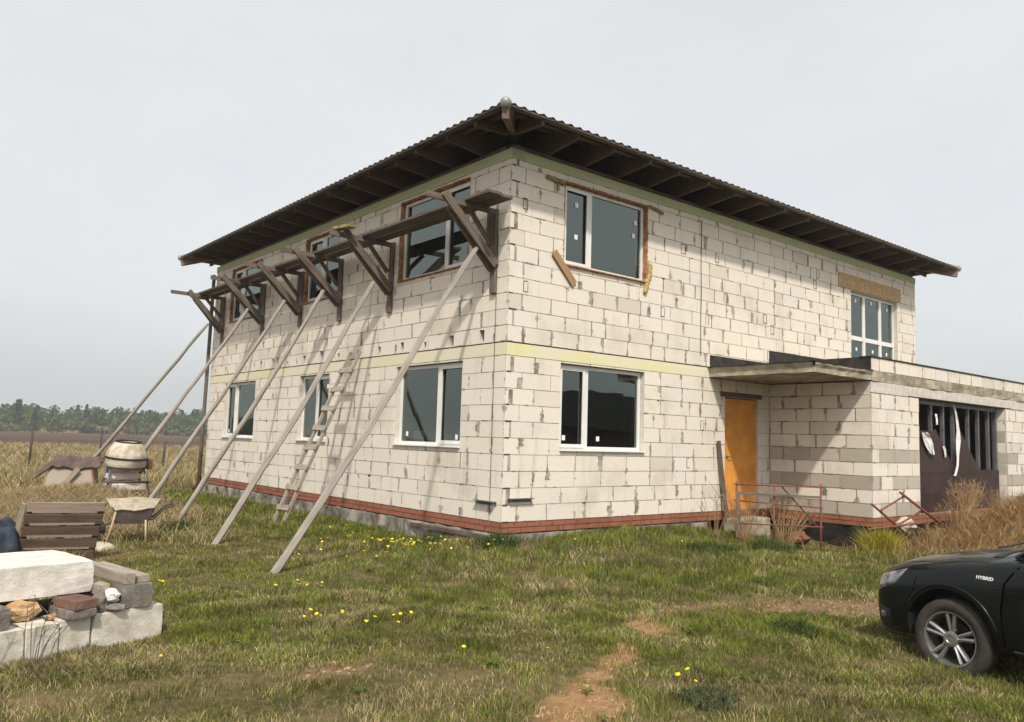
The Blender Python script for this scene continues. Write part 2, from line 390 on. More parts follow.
c=mixc(nt,math_(nt,'MULTIPLY',zz.outputs[1],.85),c,ramp(nt,n2,[(.35,(.16,.095,.058)),(.65,(.28,.185,.112))]))
c=mixc(nt,zz.outputs[0],c,ramp(nt,n2,[(.35,(.24,.135,.065)),(.65,(.34,.205,.105))]))
c=mixc(nt,math_(nt,'MULTIPLY',sstep(nt,n3,.5,.7),.3),c,(.07,.055,.03))
nt.links.new(c,bs.inputs['Base Color']); bs.inputs['Roughness'].default_value=1; bs.inputs['Specular IOR Level'].default_value=.05
bump(nt,bs,math_(nt,'ADD',n2,math_(nt,'MULTIPLY',n3,.5)),.8,.03)
me.materials.append(m); ground=structure(link(me,'ground'))
# ploughed field beyond the straw strip
b=MB(); b.face([(-420,72,-.38),(420,58,-.38),(420,232,-.38),(-420,232,-.38)])
m,nt,bs=newmat('ploughed_soil'); p=pos(nt)
mp=nd(nt,'ShaderNodeMapping',{'Vector':p,'Scale':(.02,.12,1)}).outputs[0]
nt.links.new(ramp(nt,noise(nt,mp,1.0,5),[(.35,(.070,.046,.036)),(.65,(.105,.074,.057))]),bs.inputs['Base Color']); bs.inputs['Roughness'].default_value=1; bs.inputs['Specular IOR Level'].default_value=.02
structure(b.build('ploughed_field',m))
# ------------------------------------------------------------------ house
HX,HY,HT=13.58,12.78,5.72; AX,AD=6.94,-2.14; GX1,GY1=17.6,4.5
house=thing('house','unfinished two-storey house of pale aerated blocks under a dark brown metal hip roof','house',(0,0,-.42))
class Fr:
    def __init__(s,O,U,N): s.O=Vector(O); s.U=Vector(U); s.N=Vector(N)
    def P(s,u,z,d=0): return s.O+s.U*u+Zv*z+s.N*d
    def box(s,b,u0,u1,z0,z1,d0,d1,mi=0,tint=(1,1,1)):
        b.box(s.P((u0+u1)/2,(z0+z1)/2,(d0+d1)/2),(s.U,Zv,s.N),(abs(u1-u0)/2,abs(z1-z0)/2,abs(d1-d0)/2),mi,tint)
FL=Fr((0,0,0),(0,1,0),(-1,0,0)); FF=Fr((0,0,0),(1,0,0),(0,-1,0))
FR=Fr((HX,HY,0),(0,-1,0),(1,0,0)); FB=Fr((HX,HY,0),(-1,0,0),(0,1,0))
FA=Fr((AX,0,0),(0,-1,0),(-1,0,0)); FG=Fr((AX,AD,0),(1,0,0),(0,-1,0))
def quad(b,P,u0,u1,z0,z1,d,uv=None,uv2=None,tint=(1,1,1),mi=0,N=None):
    pts=[P(u0,z0,d),P(u1,z0,d),P(u1,z1,d),P(u0,z1,d)]
    if N is not None and (pts[1]-pts[0]).cross(pts[2]-pts[1]).dot(N)<0:
        pts.reverse(); uv=uv[::-1] if uv else None; uv2=uv2[::-1] if uv2 else None
    b.face(pts,uv,uv2,tint,mi)
def slab_holes(b,fr,u0,u1,z0,z1,holes,d0,d1,mi_front=1,mi_rest=2):
    """wall slab from depth d0 (outer) to d1 (inner) with rectangular holes through it"""
    us=sorted({u0,u1}|{max(u0,min(u1,h[i])) for h in holes for i in (0,1)}); zs=sorted({z0,z1}|{max(z0,min(z1,h[i])) for h in holes for i in (2,3)})
    inh=lambda u,z: any(h[0]<u<h[1] and h[2]<z<h[3] for h in holes) or not(u0<u<u1 and z0<z<z1)
    for i in range(len(us)-1):
        for j in range(len(zs)-1):
            a,c,e,g=us[i],us[i+1],zs[j],zs[j+1]
            if c-a<1e-6 or g-e<1e-6: continue
            if inh((a+c)/2,(e+g)/2): continue
            quad(b,fr.P,a,c,e,g,d0,mi=mi_front,N=fr.N); quad(b,fr.P,a,c,e,g,d1,mi=mi_rest,N=-fr.N)
            for (uu,zz_,k) in (((a),None,-1),((c),None,1)):
                if inh(uu+k*1e-3,(e+g)/2): b.face([fr.P(uu,e,d0),fr.P(uu,g,d0),fr.P(uu,g,d1),fr.P(uu,e,d1)],mi=mi_rest)
            for (zz_,k) in ((e,-1),(g,1)):
                if inh((a+c)/2,zz_+k*1e-3): b.face([fr.P(a,zz_,d0),fr.P(c,zz_,d0),fr.P(c,zz_,d1),fr.P(a,zz_,d1)],mi=mi_rest)
def cut(r,h):
    a,c,e,g=r; o=[]
    if h[0]>=c or h[1]<=a or h[2]>=g or h[3]<=e: return [r]
    if h[2]>e: o.append((a,c,e,h[2]))
    if h[3]<g: o.append((a,c,h[3],g))
    lo,hi=max(e,h[2]),min(g,h[3])
    if h[0]>a: o.append((a,h[0],lo,hi))
    if h[1]<c: o.append((h[1],c,lo,hi))
    return [x for x in o if x[1]-x[0]>.004 and x[3]-x[2]>.004]
def blocks(b,fr,u0,u1,z0,z1,holes,row=.25,bl=.6,gap=.0045,rnd=random,quoin=.3,grey=.10,dep=.012,greyrows=(),short=.18,smudge=.0):
    z=z0; r=0
    while z<z1-.02:
        ztop=min(z+row,z1); u=u0; first=True
        if z1-ztop<.03: ztop=z1
        while u<u1-.01:
            l=bl*rnd.choice((1,1,1,1,.97,1.02))
            if first: l=(bl if (r%2) else quoin)+rnd.uniform(-.02,.02)*(bl/.6)
            elif rnd.random()<short: l=bl*rnd.uniform(.35,.8)
            first=False
            e=min(u+l,u1)
            if u1-e<bl*.12: e=u1
            g=gap*rnd.uniform(.7,1.3); gv=gap*rnd.choice((.6,.8,1,1.4,2.4,3.4))
            a,c,f,t=u+gv,e-gv,z+g,ztop-g
            v=rnd.uniform(.965,1.02); wm=rnd.uniform(-.008,.008)
            tint=(v+wm,v,v-wm*1.3)
            if rnd.random()<grey: k=rnd.uniform(.84,.94); tint=(k,k*.99,k*.965)
            if r in greyrows and rnd.random()<.88: k=rnd.uniform(.50,.66); tint=(k,k*.97,k*.91)
            d=rnd.uniform(-.002,.003); tl=rnd.uniform(-.0015,.0015)
            rects=[(a,c,f,t)]
            for h in holes:
                rects=[x for q in rects for x in cut(q,h)]
            for (p,q,s_,w) in rects:
                uvf=lambda uu,zz_:(uu-a,zz_-f); uvg=lambda uu,zz_:(c-uu,t-zz_)
                cs=[(p,s_),(q,s_),(q,w),(p,w)]
                front=[fr.P(x,y,d+tl*(1 if x==p else -1)) for x,y in cs]; uv=[uvf(*x) for x in cs]; uw=[uvg(*x) for x in cs]
                back=[fr.P(x,y,-dep) for x,y in cs]
                n=(front[1]-front[0]).cross(front[2]-front[1]).dot(fr.N)
                if n>0: b.face(front,uv,uw,tint)
                else: b.face(front[::-1],uv[::-1],uw[::-1],tint)
                for i in range(4):
                    j=(i+1)%4
                    b.face([front[i],back[i],back[j],front[j]] if n>0 else [front[j],back[j],back[i],front[i]],[uv[i],uv[i],uv[j],uv[j]],[uw[i],uw[i],uw[j],uw[j]],tint)
            # mortar squeezed out of the vertical joint: ragged raised patches
            if smudge and e<u1-.03 and rnd.random()<smudge:
                hh=(ztop-z)*rnd.uniform(.35,1.0); zc=rnd.choice((z+hh/2,ztop-hh/2)); ww=rnd.choice((.010,.016,.025,.035,.05,.07)); uc=e+rnd.uniform(-.6,.6)*ww
                if not any(h[0]-.08<uc<h[1]+.08 and h[2]-.15<zc<h[3]+.15 for h in holes):
                    pts=[]; kk=5
                    for i_ in range(kk+1): pts.append((uc+ww*rnd.uniform(.3,1.0),zc-hh/2+hh*i_/kk))
                    for i_ in range(kk,-1,-1): pts.append((uc-ww*rnd.uniform(.3,1.0),zc-hh/2+hh*i_/kk))
                    P3=[fr.P(a_,b_,.0035) for a_,b_ in pts]; n_=len(P3)
                    if (P3[1]-P3[0]).cross(P3[-1]-P3[0]).dot(fr.N)<0: P3.reverse()
                    b.face(P3,mi=1)
            if smudge and rnd.random()<.10:
                uc=e+rnd.uniform(-.12,.03); ww=rnd.uniform(.03,.10)
                if u0+.1<uc<u1-.1 and not any(h[0]-.15<uc<h[1]+.15 and h[2]-.1<ztop<h[3]+.1 for h in holes):
                    P3=[fr.P(uc-ww,ztop,.0032),fr.P(uc-ww*.4,ztop-.018*rnd.random(),.0032),fr.P(uc+ww*.3,ztop-.035*rnd.random()-.004,.0032),fr.P(uc+ww,ztop,.0032),fr.P(uc+ww*.4,ztop+.012*rnd.random()+.002,.0032),fr.P(uc-ww*.4,ztop+.008,.0032)]
                    if (P3[2]-P3[0]).cross(P3[4]-P3[0]).dot(fr.N)<0: P3.reverse()
                    b.face(P3,mi=3 if rnd.random()<.3 else 1)
            u=e
        z=ztop; r+=1
BM=[M['block'],M['mortar'],M['block_plain'],M['dark_gap']]
ZT,ZB=2.47,1.08
WIN_L=[(1.10,3.12,ZB,ZT,1.86),(5.75,7.15,ZB,ZT,6.42),(9.60,11.62,ZB,ZT,10.98),
       (1.07,3.20,4.03,5.50,1.80),(5.58,7.16,4.07,5.50,6.42),(9.62,11.62,4.07,5.46,10.98)]
WIN_F=[(1.13,3.13,ZB,ZT,1.78),(1.14,3.15,4.06,5.44,1.79)]
BALC=(10.29,12.58,2.80,4.94)
pock=[(y,y+rw,2.735+random.uniform(-.01,.02),2.735+hh) for y,rw,hh in ((.55,.13,.19),(1.38,.12,.17),(2.19,.07,.12),(2.92,.11,.17),(3.73,.10,.15),(4.53,.10,.13),(5.35,.09,.13),(6.10,.15,.22),(6.92,.13,.18),(7.80,.07,.10),(8.58,.13,.20),(9.30,.11,.19),(10.25,.07,.12),(10.72,.10,.15),(11.62,.10,.16),(12.40,.08,.13))]
hl=[w[:4] for w in WIN_L]
DOOR=(5.45,6.55,-.02,2.17)
hf=[w[:4] for w in WIN_F]+[BALC,DOOR]
rr=random.Random(5)
b=MB(); slab_holes(b,FL,.30,HY-.3,0,5.60,hl+pock,-.010,-.30)
blocks(b,FL,0,HY,0,2.5,hl,rnd=rr,grey=.06,smudge=.45); blocks(b,FL,0,HY,2.708,5.56,hl+pock,rnd=rr,grey=.09,smudge=.5)
w=b.build('wall',BM,house)
b=MB(); slab_holes(b,FF,.011,HX-.011,0,5.60,hf,-.010,-.30)
blocks(b,FF,0,HX,0,2.5,hf,rnd=rr,grey=.05,smudge=.55); blocks(b,FF,0,HX,2.708,5.56,hf,rnd=rr,grey=.09,smudge=.55)
def grips(b,fr,spots):
    for (u,z_,w_,h_) in spots:
        t=.014
        for (a_,c_,e_,g_) in ((u,u+t,z_,z_+h_),(u+w_-t,u+w_,z_,z_+h_*.9),(u+t,u+w_-t,z_,z_+t),(u+t,u+w_-t,z_+h_-t,z_+h_)):
            if rr.random()<.85: fr.box(b,a_,c_,e_,g_,-.002,.0037+rr.random()*.001,mi=1 if rr.random()<.5 else 3)
grips(b,FF,[(rr.uniform(3.4,9.4),2.72+.25*rr.randrange(1,10)+.03,rr.uniform(.09,.14),.19) for _ in range(11)]+[(4.0,4.06,.11,.19),(7.0,3.55,.12,.19),(.25,4.8,.1,.18),(.3,3.5,.1,.18),(4.3,.8,.1,.19),(4.7,1.5,.1,.19)])
cs_=[(k,(rr.random()<.75)) for k in range(22)]
for k,on in cs_:
    z_=(.25*k if k<10 else 2.708+.25*(k-10))
    if on and not 2.45<z_<2.75: FF.box(b,.02,rr.uniform(.08,.2),z_-.012,z_+.012,-.004,.0036,mi=3)
    if k%2 and not 2.4<z_<2.75: FF.box(b,rr.uniform(.06,.12),rr.uniform(.13,.16),z_,z_+.23,-.004,.0034,mi=1)
b.build('wall',BM,house)
b=MB(); slab_holes(b,FR,.30,HY-.3,0,5.60,[],-.010,-.30); blocks(b,FR,0,HY,2.7,5.56,[],rnd=rr,bl=.6); b.build('wall',BM,house)
b=MB(); slab_holes(b,FB,.011,HX-.011,0,5.60,[],-.010,-.30); blocks(b,FB,0,HX,0,5.56,[],rnd=rr); b.build('wall',BM,house)
# pocket backs (dark sockets of removed putlogs)
b=MB()
for h in pock: FL.box(b,h[0]-.01,h[1]+.01,h[2]-.01,h[3]+.01,-.16,-.18)
b.build('putlog_socket',M['mortar'],house)
# interior floor slabs and partitions keep the rooms dim
b=MB(); b.abox((.31,.31,-.05),(HX-.31,HY-.31,.0)); b.abox((.31,.31,2.51),(HX-.31,HY-.31,2.69)); b.abox((.31,.31,5.60),(HX-.31,HY-.31,5.66))
b.build('floor_slab',M['interior'],house)
b=MB()
for (x0,y0,x1,y1) in ((4.6,.31,4.75,4.2),(.31,4.2,4.75,4.35),(4.6,8.4,4.75,HY-.31),(.31,8.25,4.75,8.4),(8.6,.31,8.75,5.0),(4.75,5.0,HX-.31,5.15)):
    for z0,z1 in ((.002,2.508),(2.692,5.598)): b.abox((x0,y0,z0),(x1,y1,z1))
b.build('partition',M['interior'],house)
# insulation bands
b=MB(); FL.box(b,-.006,HY,2.502,2.690,-.008,.006); b.build('storey_band',M['band_w'],house)
b=MB(); FF.box(b,.000,4.95,2.502,2.690,-.008,.006); b.build('storey_band',M['band_y'],house)
b=MB(); FL.box(b,.001,HY,2.6905,2.7075,-.01,-.0085); FF.box(b,.001,HX,2.6905,2.7075,-.01,-.0085); b.build('band_joint',M['bitumen'],house)
b=MB(); FL.box(b,-.010,HY+.01,5.562,5.715,-.28,.010); FF.box(b,.0,HX+.01,5.560,5.712,-.28,.010); FR.box(b,.29,HY-.29,5.562,5.715,-.28,.010); FB.box(b,0,HX,5.560,5.712,-.28,.010)
b.build('eaves_band',M['band_g'],house)
# plinth: two brick courses on a rough footing
b=MB(); rb=random.Random(9)
for fr,u0,u1 in ((FL,0,HY),(FF,0,AX),(FA,0,-AD),(FG,0,GX1-AX)):
    blocks(b,fr,u0,u1,-.165,-.005,[],row=.08,bl=.26,gap=.006,rnd=rb,quoin=.13,grey=.25,dep=.014,short=.05)
    slab_holes(b,fr,.02,u1-.02,-.17,-.002,[],-.011,-.25)
b.build('brick_plinth',[M['brick'],M['brick_mortar'],M['brick_mortar']],house)
def rough_wall(fr,u0,u1,z0,z1,d0,d1,step=.16,amp=.02,seed=0,name='footing',mat='concrete',par=None):
    b=MB(); n=max(2,int((u1-u0)/step)); k=4; V=[];F=[]
    for i in range(n+1):
        u=u0+(u1-u0)*i/n
        for j in range(k+1):
            zz_=z0+(z1-z0)*j/k; dd=d1+amp*(2*mnoise.noise(Vector((u*2.3+seed,zz_*5,seed))))+amp*.7*mnoise.noise(Vector((u*9,zz_*14,seed+3)))
            if j==k: zz_+=amp*.5*mnoise.noise(Vector((u*4,seed,2)))
            V.append(fr.P(u,zz_,dd))
        V.append(fr.P(u,z1,d0))
    s=k+2
    for i in range(n):
        for j in range(k+1): F.append((i*s+j,(i+1)*s+j,(i+1)*s+j+1,i*s+j+1))
    b.mesh(V,F); return b
rough_wall(FL,-.05,HY,-.95,-.185,-.2,.045,seed=1,amp=.045,step=.09).build('footing',M['concrete'],house)
rough_wall(FF,-.045,4.9,-.95,-.185,-.2,.035,seed=2,amp=.035,step=.09).build('footing',M['concrete'],house)
for fr,u1 in ((FA,-AD),(FG,GX1-AX)):
    b=rough_wall(fr,.03,u1-.03,-.95,-.172,-.2,-.02,seed=4,amp=.015); b.build('footing',M['void'],house)
b=MB(); FL.box(b,.12,2.3,-.265,-.205,.06,.13); b.build('shadow_board',M['w_roof'],house,bevel=.004)  # added dark board painting the shadow gap under the brick overhang
# annex + garage shell
ho=[(1.91,6.40,-.02,2.30)]
b=MB(); slab_holes(b,FA,.002,-AD-.3,0,2.49,[],-.010,-.30)
blocks(b,FA,.004,-AD,0,2.5,[],rnd=rr,greyrows=(0,2,4),grey=.2,gap=.008,smudge=.5); b.build('annex_wall',BM,house)
b=MB(); slab_holes(b,FG,.011,GX1-AX-.31,0,2.29,ho,-.010,-.32); 
blocks(b,FG,0,GX1-AX,0,2.28,ho,rnd=rr,grey=.08,greyrows=(0,2,4),smudge=.3); b.build('garage_wall',BM,house)
FGR=Fr((GX1,AD,0),(0,1,0),(1,0,0))
b=MB(); slab_holes(b,FGR,.32,GY1-AD,0,2.5,[],-.010,-.30); blocks(b,FGR,0,GY1-AD,0,2.5,[],rnd=rr); b.build('garage_wall',BM,house)
FGB=Fr((GX1,GY1,0),(-1,0,0),(0,1,0))
b=MB(); slab_holes(b,FGB,.32,GX1-HX-.002,0,2.5,[],-.010,-.30); blocks(b,FGB,0,GX1-HX-.005,0,2.5,[],rnd=rr); b.build('garage_wall',BM,house)
FV=Fr((13.336,AD+.006,0),(0,1,0),(-1,0,0))
b=MB(); blocks(b,FV,0,.30,0,2.28,[],rnd=rr,gap=.012,greyrows=(0,3,4,6),quoin=.3,smudge=0); b.build('reveal_blocks',BM,house)
b=MB(); FG.box(b,1.45,6.75,2.305,2.50,-.30,.004); FG.box(b,.0,1.45,2.29,2.50,-.30,.002); FG.box(b,6.75,GX1-AX-.002,2.29,2.50,-.30,.002); b.build('lintel',M['block_plain'],house,bevel=.004)
rough_wall(FG,.0,GX1-AX,2.505,2.695,-.3,.008,amp=.014,seed=7).build('ring_beam',M['slab'],house)
b=MB(); b.abox((AX+.004,AD+.01,2.52),(GX1-.01,-.012,2.68)); b.abox((HX+.02,-.010,2.52),(GX1-.01,GY1-.01,2.68)); b.build('garage_roof_slab',M['slab'],house)
b=MB(); blocks(b,FG,.012,GX1-AX,2.70,2.945,[],rnd=rr,row=.245); FG.box(b,.012,GX1-AX,2.70,2.943,-.011,-.20,mi=2); b.build('parapet',BM,house)
b=MB(); FG.box(b,-.015,GX1-AX+.02,2.946,2.968,-.215,.02); b.build('parapet_capping',M['bitumen'],house)
b=MB(); FA.box(b,.015,-AD-.205,2.70,2.955,-.20,-.002); FA.box(b,-AD-.205,-AD-.003,2.70,2.944,-.01,.004); b.build('parapet_side',M['bitumen'],house)
b=MB(); FF.box(b,4.97,AX,2.715,2.935,-.005,.012); FF.box(b,AX,HX,2.70,3.20,-.005,.016); b.build('roof_upstand',M['bitumen'],house)
# porch canopy slab (cast concrete with ragged edges)
b=MB(); K=[(4.95,-.002),(4.95,AD+.02),(AX-.002,AD+.02)]
def edge_strip(b,p0,p1,n,N):
    V=[];F=[];p0=Vector(p0);p1=Vector(p1)
    for i in range(n+1):
        p=p0.lerp(p1,i/n)
        for j,zz_ in enumerate((2.515,2.545,2.60,2.655,2.69)):
            d=.015*mnoise.noise(Vector((p.x*6,p.y*6,zz_*22)))+(.03 if zz_>2.64 else 0)
            V.append(p+Zv*(zz_+.010*mnoise.noise(Vector((p.x*4,p.y*4,j))))+Vector(N)*d)
    for i in range(n):
        for j in range(4): F.append((i*5+j,(i+1)*5+j,(i+1)*5+j+1,i*5+j+1))
    b.mesh(V,F)
edge_strip(b,(4.95,-.002,0),(4.95,AD-.01,0),26,(-1,0,0)); edge_strip(b,(4.95,AD-.01,0),(AX-.004,AD-.01,0),26,(0,-1,0))
b.face([(4.951,-.002,2.516),(4.951,AD-.008,2.516),(AX-.004,AD-.008,2.516),(AX-.004,-.002,2.516)])
b.face([(4.93,-.002,2.69),(4.93,AD-.03,2.69),(AX-.004,AD-.03,2.69),(AX-.004,-.002,2.69)][::-1]); b.build('canopy',M['slab'],house)
b=MB(); b.beam((4.915,-.01,2.697),(4.915,AD-.055,2.697),.05,.012); b.beam((4.89,AD-.03,2.697),(AX-.01,AD-.03,2.697),.05,.012); b.build('canopy_edging',M['bitumen'],house)
# step under the door
b=MB(); FF.box(b,5.32,6.35,-.85,-.12,.06,.42); b.build('door_step',M['slab'],house,bevel=.03)
# door
dr=MB(); FF.box(dr,5.47,6.53,.0,2.12,-.12,-.07); d=dr.build('door',M['door'],house,bevel=.006)
b=MB(); FF.box(b,5.44,5.52,0,2.15,-.125,-.045); FF.box(b,6.48,6.56,0,2.15,-.125,-.045); FF.box(b,5.521,6.479,2.07,2.15,-.125,-.046); b.build('door_frame',M['door'],d,bevel=.004)
b=MB(); b.lathe(FF.P(5.60,1.02,-.07),(0,-1,0),[(0,.025),(.02,.025),(.022,.010),(.05,.010)],12); b.tube([FF.P(5.60,1.02,-.02),FF.P(5.72,1.02,-.018)],.009); b.build('handle',M['steel'],d,smooth=False)
b=MB(); FF.box(b,5.3,6.68,2.175,2.27,-.1,.008); b.build('door_lintel',M['w_roof'],house,bevel=.005)
# windows
def window(fr,u0,u1,z0,z1,mul,foam=False,stick=((.15,.1),(.25,.1)),rail=None,extra=()):
    b=MB(); rec=-.085; fw=.055; g=.012
    a,c,e,t=u0+g,u1-g,z0+g,z1-g
    for (x0,x1,y0,y1) in ((a,a+fw,e,t),(c-fw,c,e,t),(a+fw,c-fw,t-fw,t),(a+fw,c-fw,e,e+fw)): fr.box(b,x0,x1,y0,y1,rec-.06,rec)
    ms=[mul]+list(extra)
    for mm in ms: fr.box(b,mm-.05,mm+.05,e+fw,t-fw,rec-.058,rec+.002)
    if rail:
        xs=[a+fw]+[v for mm in sorted(ms) for v in (mm-.05,mm+.05)]+[c-fw]
        for i in range(0,len(xs),2): fr.box(b,xs[i],xs[i+1],rail-.05,rail+.05,rec-.056,rec+.001)
    # one opening sash sits proud
    sm_=sorted(ms)[0]; lo,hi=(a+fw,sm_-.05) if sm_-a<c-sm_ else (sm_+.05,c-fw)
    if not rail:
        for (x0,x1,y0,y1) in ((lo-.02,lo+.035,e+fw-.02,t-fw+.02),(hi-.035,hi+.02,e+fw-.02,t-fw+.02),(lo+.035,hi-.035,t-fw-.035,t-fw+.02),(lo+.035,hi-.035,e+fw-.02,e+fw+.035)): fr.box(b,x0,x1,y0,y1,rec+.003,rec+.018)
    w=b.build('window',M['pvc'],house,bevel=.004)
    xs=[a+fw]+[v for mm in sorted(ms) for v in (mm-.05,mm+.05)]+[c-fw]
    for i in range(0,len(xs),2):
        spans=[(e+fw,t-fw)] if not rail else [(e+fw,rail-.05),(rail+.05,t-fw)]
        for (y0,y1) in spans:
            b=MB(); tl=random.uniform(-.004,.004)
            q=[fr.P(xs[i],y0,rec-.03+tl),fr.P(xs[i+1],y0,rec-.03-tl),fr.P(xs[i+1],y1,rec-.03-tl*.5),fr.P(xs[i],y1,rec-.03+tl*.6)]
            if (q[1]-q[0]).cross(q[2]-q[1]).dot(fr.N)<0: q.reverse()
            b.face(q); b.build('pane',M['glass'],w)
    for (su,sz) in stick:
        b=MB(); fr.box(b,su-.035,su+.035,sz-.04,sz+.04,rec-.022,rec-.019); b.build('sticker',M['sticker'],w)
    b=MB(); fr.box(b,u0+.005,u1-.005,z0-.012,z0+.010,-.12,.045); 
    s=b.build('sill',M['pvc'] if not foam else M['foam'],w,bevel=.004)
    if foam:
        b=MB(); rf=random.Random(int(u0*100+z0*10))
        ring=[]
        def run(p,q,nrm_):
            n_=max(4,int(math.dist(p,q)/.035))
            for k in range(n_): ring.append((p[0]+(q[0]-p[0])*k/n_,p[1]+(q[1]-p[1])*k/n_,nrm_))
        cs=[(u0,z0),(u1,z0),(u1,z1),(u0,z1)]
        for k,nn in enumerate(((0,-1),(1,0),(0,1),(-1,0))): run(cs[k],cs[(k+1)%4],nn)
        V=[];F_=[]; nR=len(ring)
        for k,(x,y,nn) in enumerate(ring):
            lo=mnoise.noise(Vector((x*2.2+u0,y*2.2,u0)))
            o_=max(.004,.016+.022*lo+rf.uniform(-.008,.014)); i_=.012+rf.uniform(0,.012); d_=.010+.012*mnoise.noise(Vector((x*9,y*9,3)))+rf.uniform(-.004,.006)
            V += [fr.P(x-nn[0]*i_,y-nn[1]*i_,-.088),fr.P(x-nn[0]*i_*.6,y-nn[1]*i_*.6,d_*.4-.012),fr.P(x+nn[0]*o_*.4,y+nn[1]*o_*.4,d_),fr.P(x+nn[0]*o_,y+nn[1]*o_,-.002)]
        for k in range(nR):
            for m_ in range(3): F_.append((k*4+m_,((k+1)%nR)*4+m_,((k+1)%nR)*4+m_+1,k*4+m_+1))
        b.mesh(V,F_)
        b.build('foam',M['foam'],w)
    return w
STK=[[(1.35,ZB+.16),(2.85,ZB+.2)],[(6.0,ZT-.25)],[(11.45,ZB+.16)],[(2.55,5.15)],[(6.7,5.2)],[(10.4,5.2)]]
for i,w in enumerate(WIN_L): window(FL,*w[:4],w[4],foam=i>2,stick=STK[i])
window(FF,*WIN_F[0][:4],WIN_F[0][4],stick=((1.32,ZB+.2),(2.1,ZB+.2)))
window(FF,*WIN_F[1][:4],WIN_F[1][4],foam=True,stick=((1.5,5.14),(2.95,5.12),(1.5,4.6),(2.9,4.88)))
window(FF,*BALC,11.06,rail=3.85,extra=(11.86,),stick=((10.7,4.75),(11.45,4.78),(12.25,4.72),(10.72,3.6),(11.5,3.6),(12.2,3.6)))
b=MB(); FL.box(b,2.4,2.75,ZB+.06,ZB+.26,-.20,-.16); b.build('foam_offcut',M['sticker'],house,bevel=.02)
# chipboard panel over the balcony door, boards, foam and brackets fixed to the walls
b=MB(); FF.box(b,9.72,12.74,4.955,5.29,.006,.022); b.build('chipboard_panel',M['osb'],house)
b=MB(); b.beam(FF.P(.90,4.23,.03),FF.P(1.36,3.77,.03),.022,.13,up=(1,0,1)); b.build('nailed_board',M['w_brown'],house,bevel=.003)
b=MB(); 
for k in range(7): b.rock(FF.P(3.22-.02*k+random.uniform(-.02,.02),4.36-.075*k,.03),.07,k,(.8,.5,1.1),1)
b.build('foam_run',M['foam_y'],house)
b=MB()
for k in range(6): b.rock(FF.P(.74+.065*k,5.42-.006*k,.02),.06,k+9,(1,.6,.8),1)
b.rock(FF.P(.96,5.30,.02),.06,3,(.5,.5,1.5),1)
for k in range(6): b.rock(FF.P(3.2+.065*k,5.45-.01*k,.015),.05,k+19,(1,.5,.8),1)
b.build('mortar_blob',M['moss'],house)
for fr,u0,u1,z_ in ((FL,.12,.60,.29),(FF,.11,.57,.345)):
    b=MB(); fr.box(b,u0,u1,z_-.006,z_+.006,0,.085); fr.box(b,u0,u1,z_-.05,z_-.0061,.002,.012); fr.box(b,u0+.02,u0+.04,z_-.05,z_-.0062,.012,.06)
    b.build('steel_shelf',M['steel'],house)
b=MB(); b.tube([FF.P(4.68,z_,.012+.006*math.sin(z_*5)) for z_ in np.arange(5.5,2.72,-.2)],.007,6); b.tube([FL.P(.27,z_,.012) for z_ in (4.4,3.2,2.0,.6,.1)],.005,6); b.build('cable',M['dark_pipe'],house)
# garage gate: steel posts, torn brown sheet, film
gt=MB(); GYf=-.17
for x in (8.88,9.82,10.39,10.90,11.67,12.21,12.78,13.22):
    FG.box(gt,x-AX-.035,x-AX+.035,.0,2.28,GYf-.07,GYf)
FG.box(gt,8.92-AX,13.18-AX,2.20,2.285,GYf-.075,GYf-.004); 
gate=gt.build('garage_gate',M['steel'],house,bevel=.004)
b=MB(); fp=lambda x,z_:FG.P(x-AX,z_,GYf+.004)
b.prism([fp(8.86,-.02),fp(13.28,-.02),fp(13.28,.86),fp(12.25,.86),fp(11.95,1.05),fp(11.15,1.74),fp(10.98,1.72),fp(10.78,.95),fp(9.95,1.72),fp(9.86,1.66),fp(8.86,1.66)],(0,-1,0),.004)
b.build('gate_sheet',M['gate'],gate)
b=MB(); FG.box(b,8.95-AX,13.2-AX,.80,.84,GYf+.009,GYf+.014); FG.box(b,8.95-AX,13.2-AX,.36,.385,GYf+.009,GYf+.014); b.build('gate_rib',M['gate'],gate)
def ribbon(pts,w,seed,thick=.004,amp=.02):
    b=MB(); V=[];F=[]; n=len(pts); rs=random.Random(seed); k=5
    for i,p in enumerate(pts):
        ww=w[i] if isinstance(w,(list,tuple)) else w
        for j in range(k):
            s=(j/(k-1)-.5)*ww; V.append(Vector(p)+Vector((s,-.01-amp*rs.random()-.02*math.sin(j*2.2+i),amp*.5*(rs.random()-.5))))
    for i in range(n-1):
        for j in range(k-1): F.append((i*k+j,i*k+j+1,(i+1)*k+j+1,(i+1)*k+j))
    b.mesh(V,F); return b
yG=AD+GYf*-1*-1; yG=AD+.15
o=ribbon([(10.62,yG,2.27),(10.75,yG,2.25),(10.88,yG,2.15),(10.97,yG,1.95),(11.0,yG,1.7),(11.0,yG,1.5),(10.97,yG,1.3),(10.94,yG,1.1),(10.90,yG,.95),(10.85,yG,.82),(10.80,yG,.74)],[.05,.10,.13,.14,.12,.13,.12,.14,.16,.18,.10],1).build('torn_film',M['film'],gate)
o=ribbon([(9.28,yG,1.62),(9.38,yG,1.58),(9.5,yG,1.50),(9.55,yG,1.38),(9.6,yG,1.28),(9.66,yG,1.17)],[.25,.38,.42,.36,.30,.16],2,amp=.06).build('torn_film',M['film'],gate)
o=ribbon([(9.93,yG,2.02),(9.93,yG,1.92),(9.94,yG,1.80)],[.10,.14,.09],3).build('torn_film',M['film'],gate)
o=ribbon([(10.27,yG,1.36),(10.29,yG,1.28),(10.32,yG,1.18),(10.33,yG,1.12)],[.06,.12,.10,.05],4).build('torn_film',M['film'],gate)
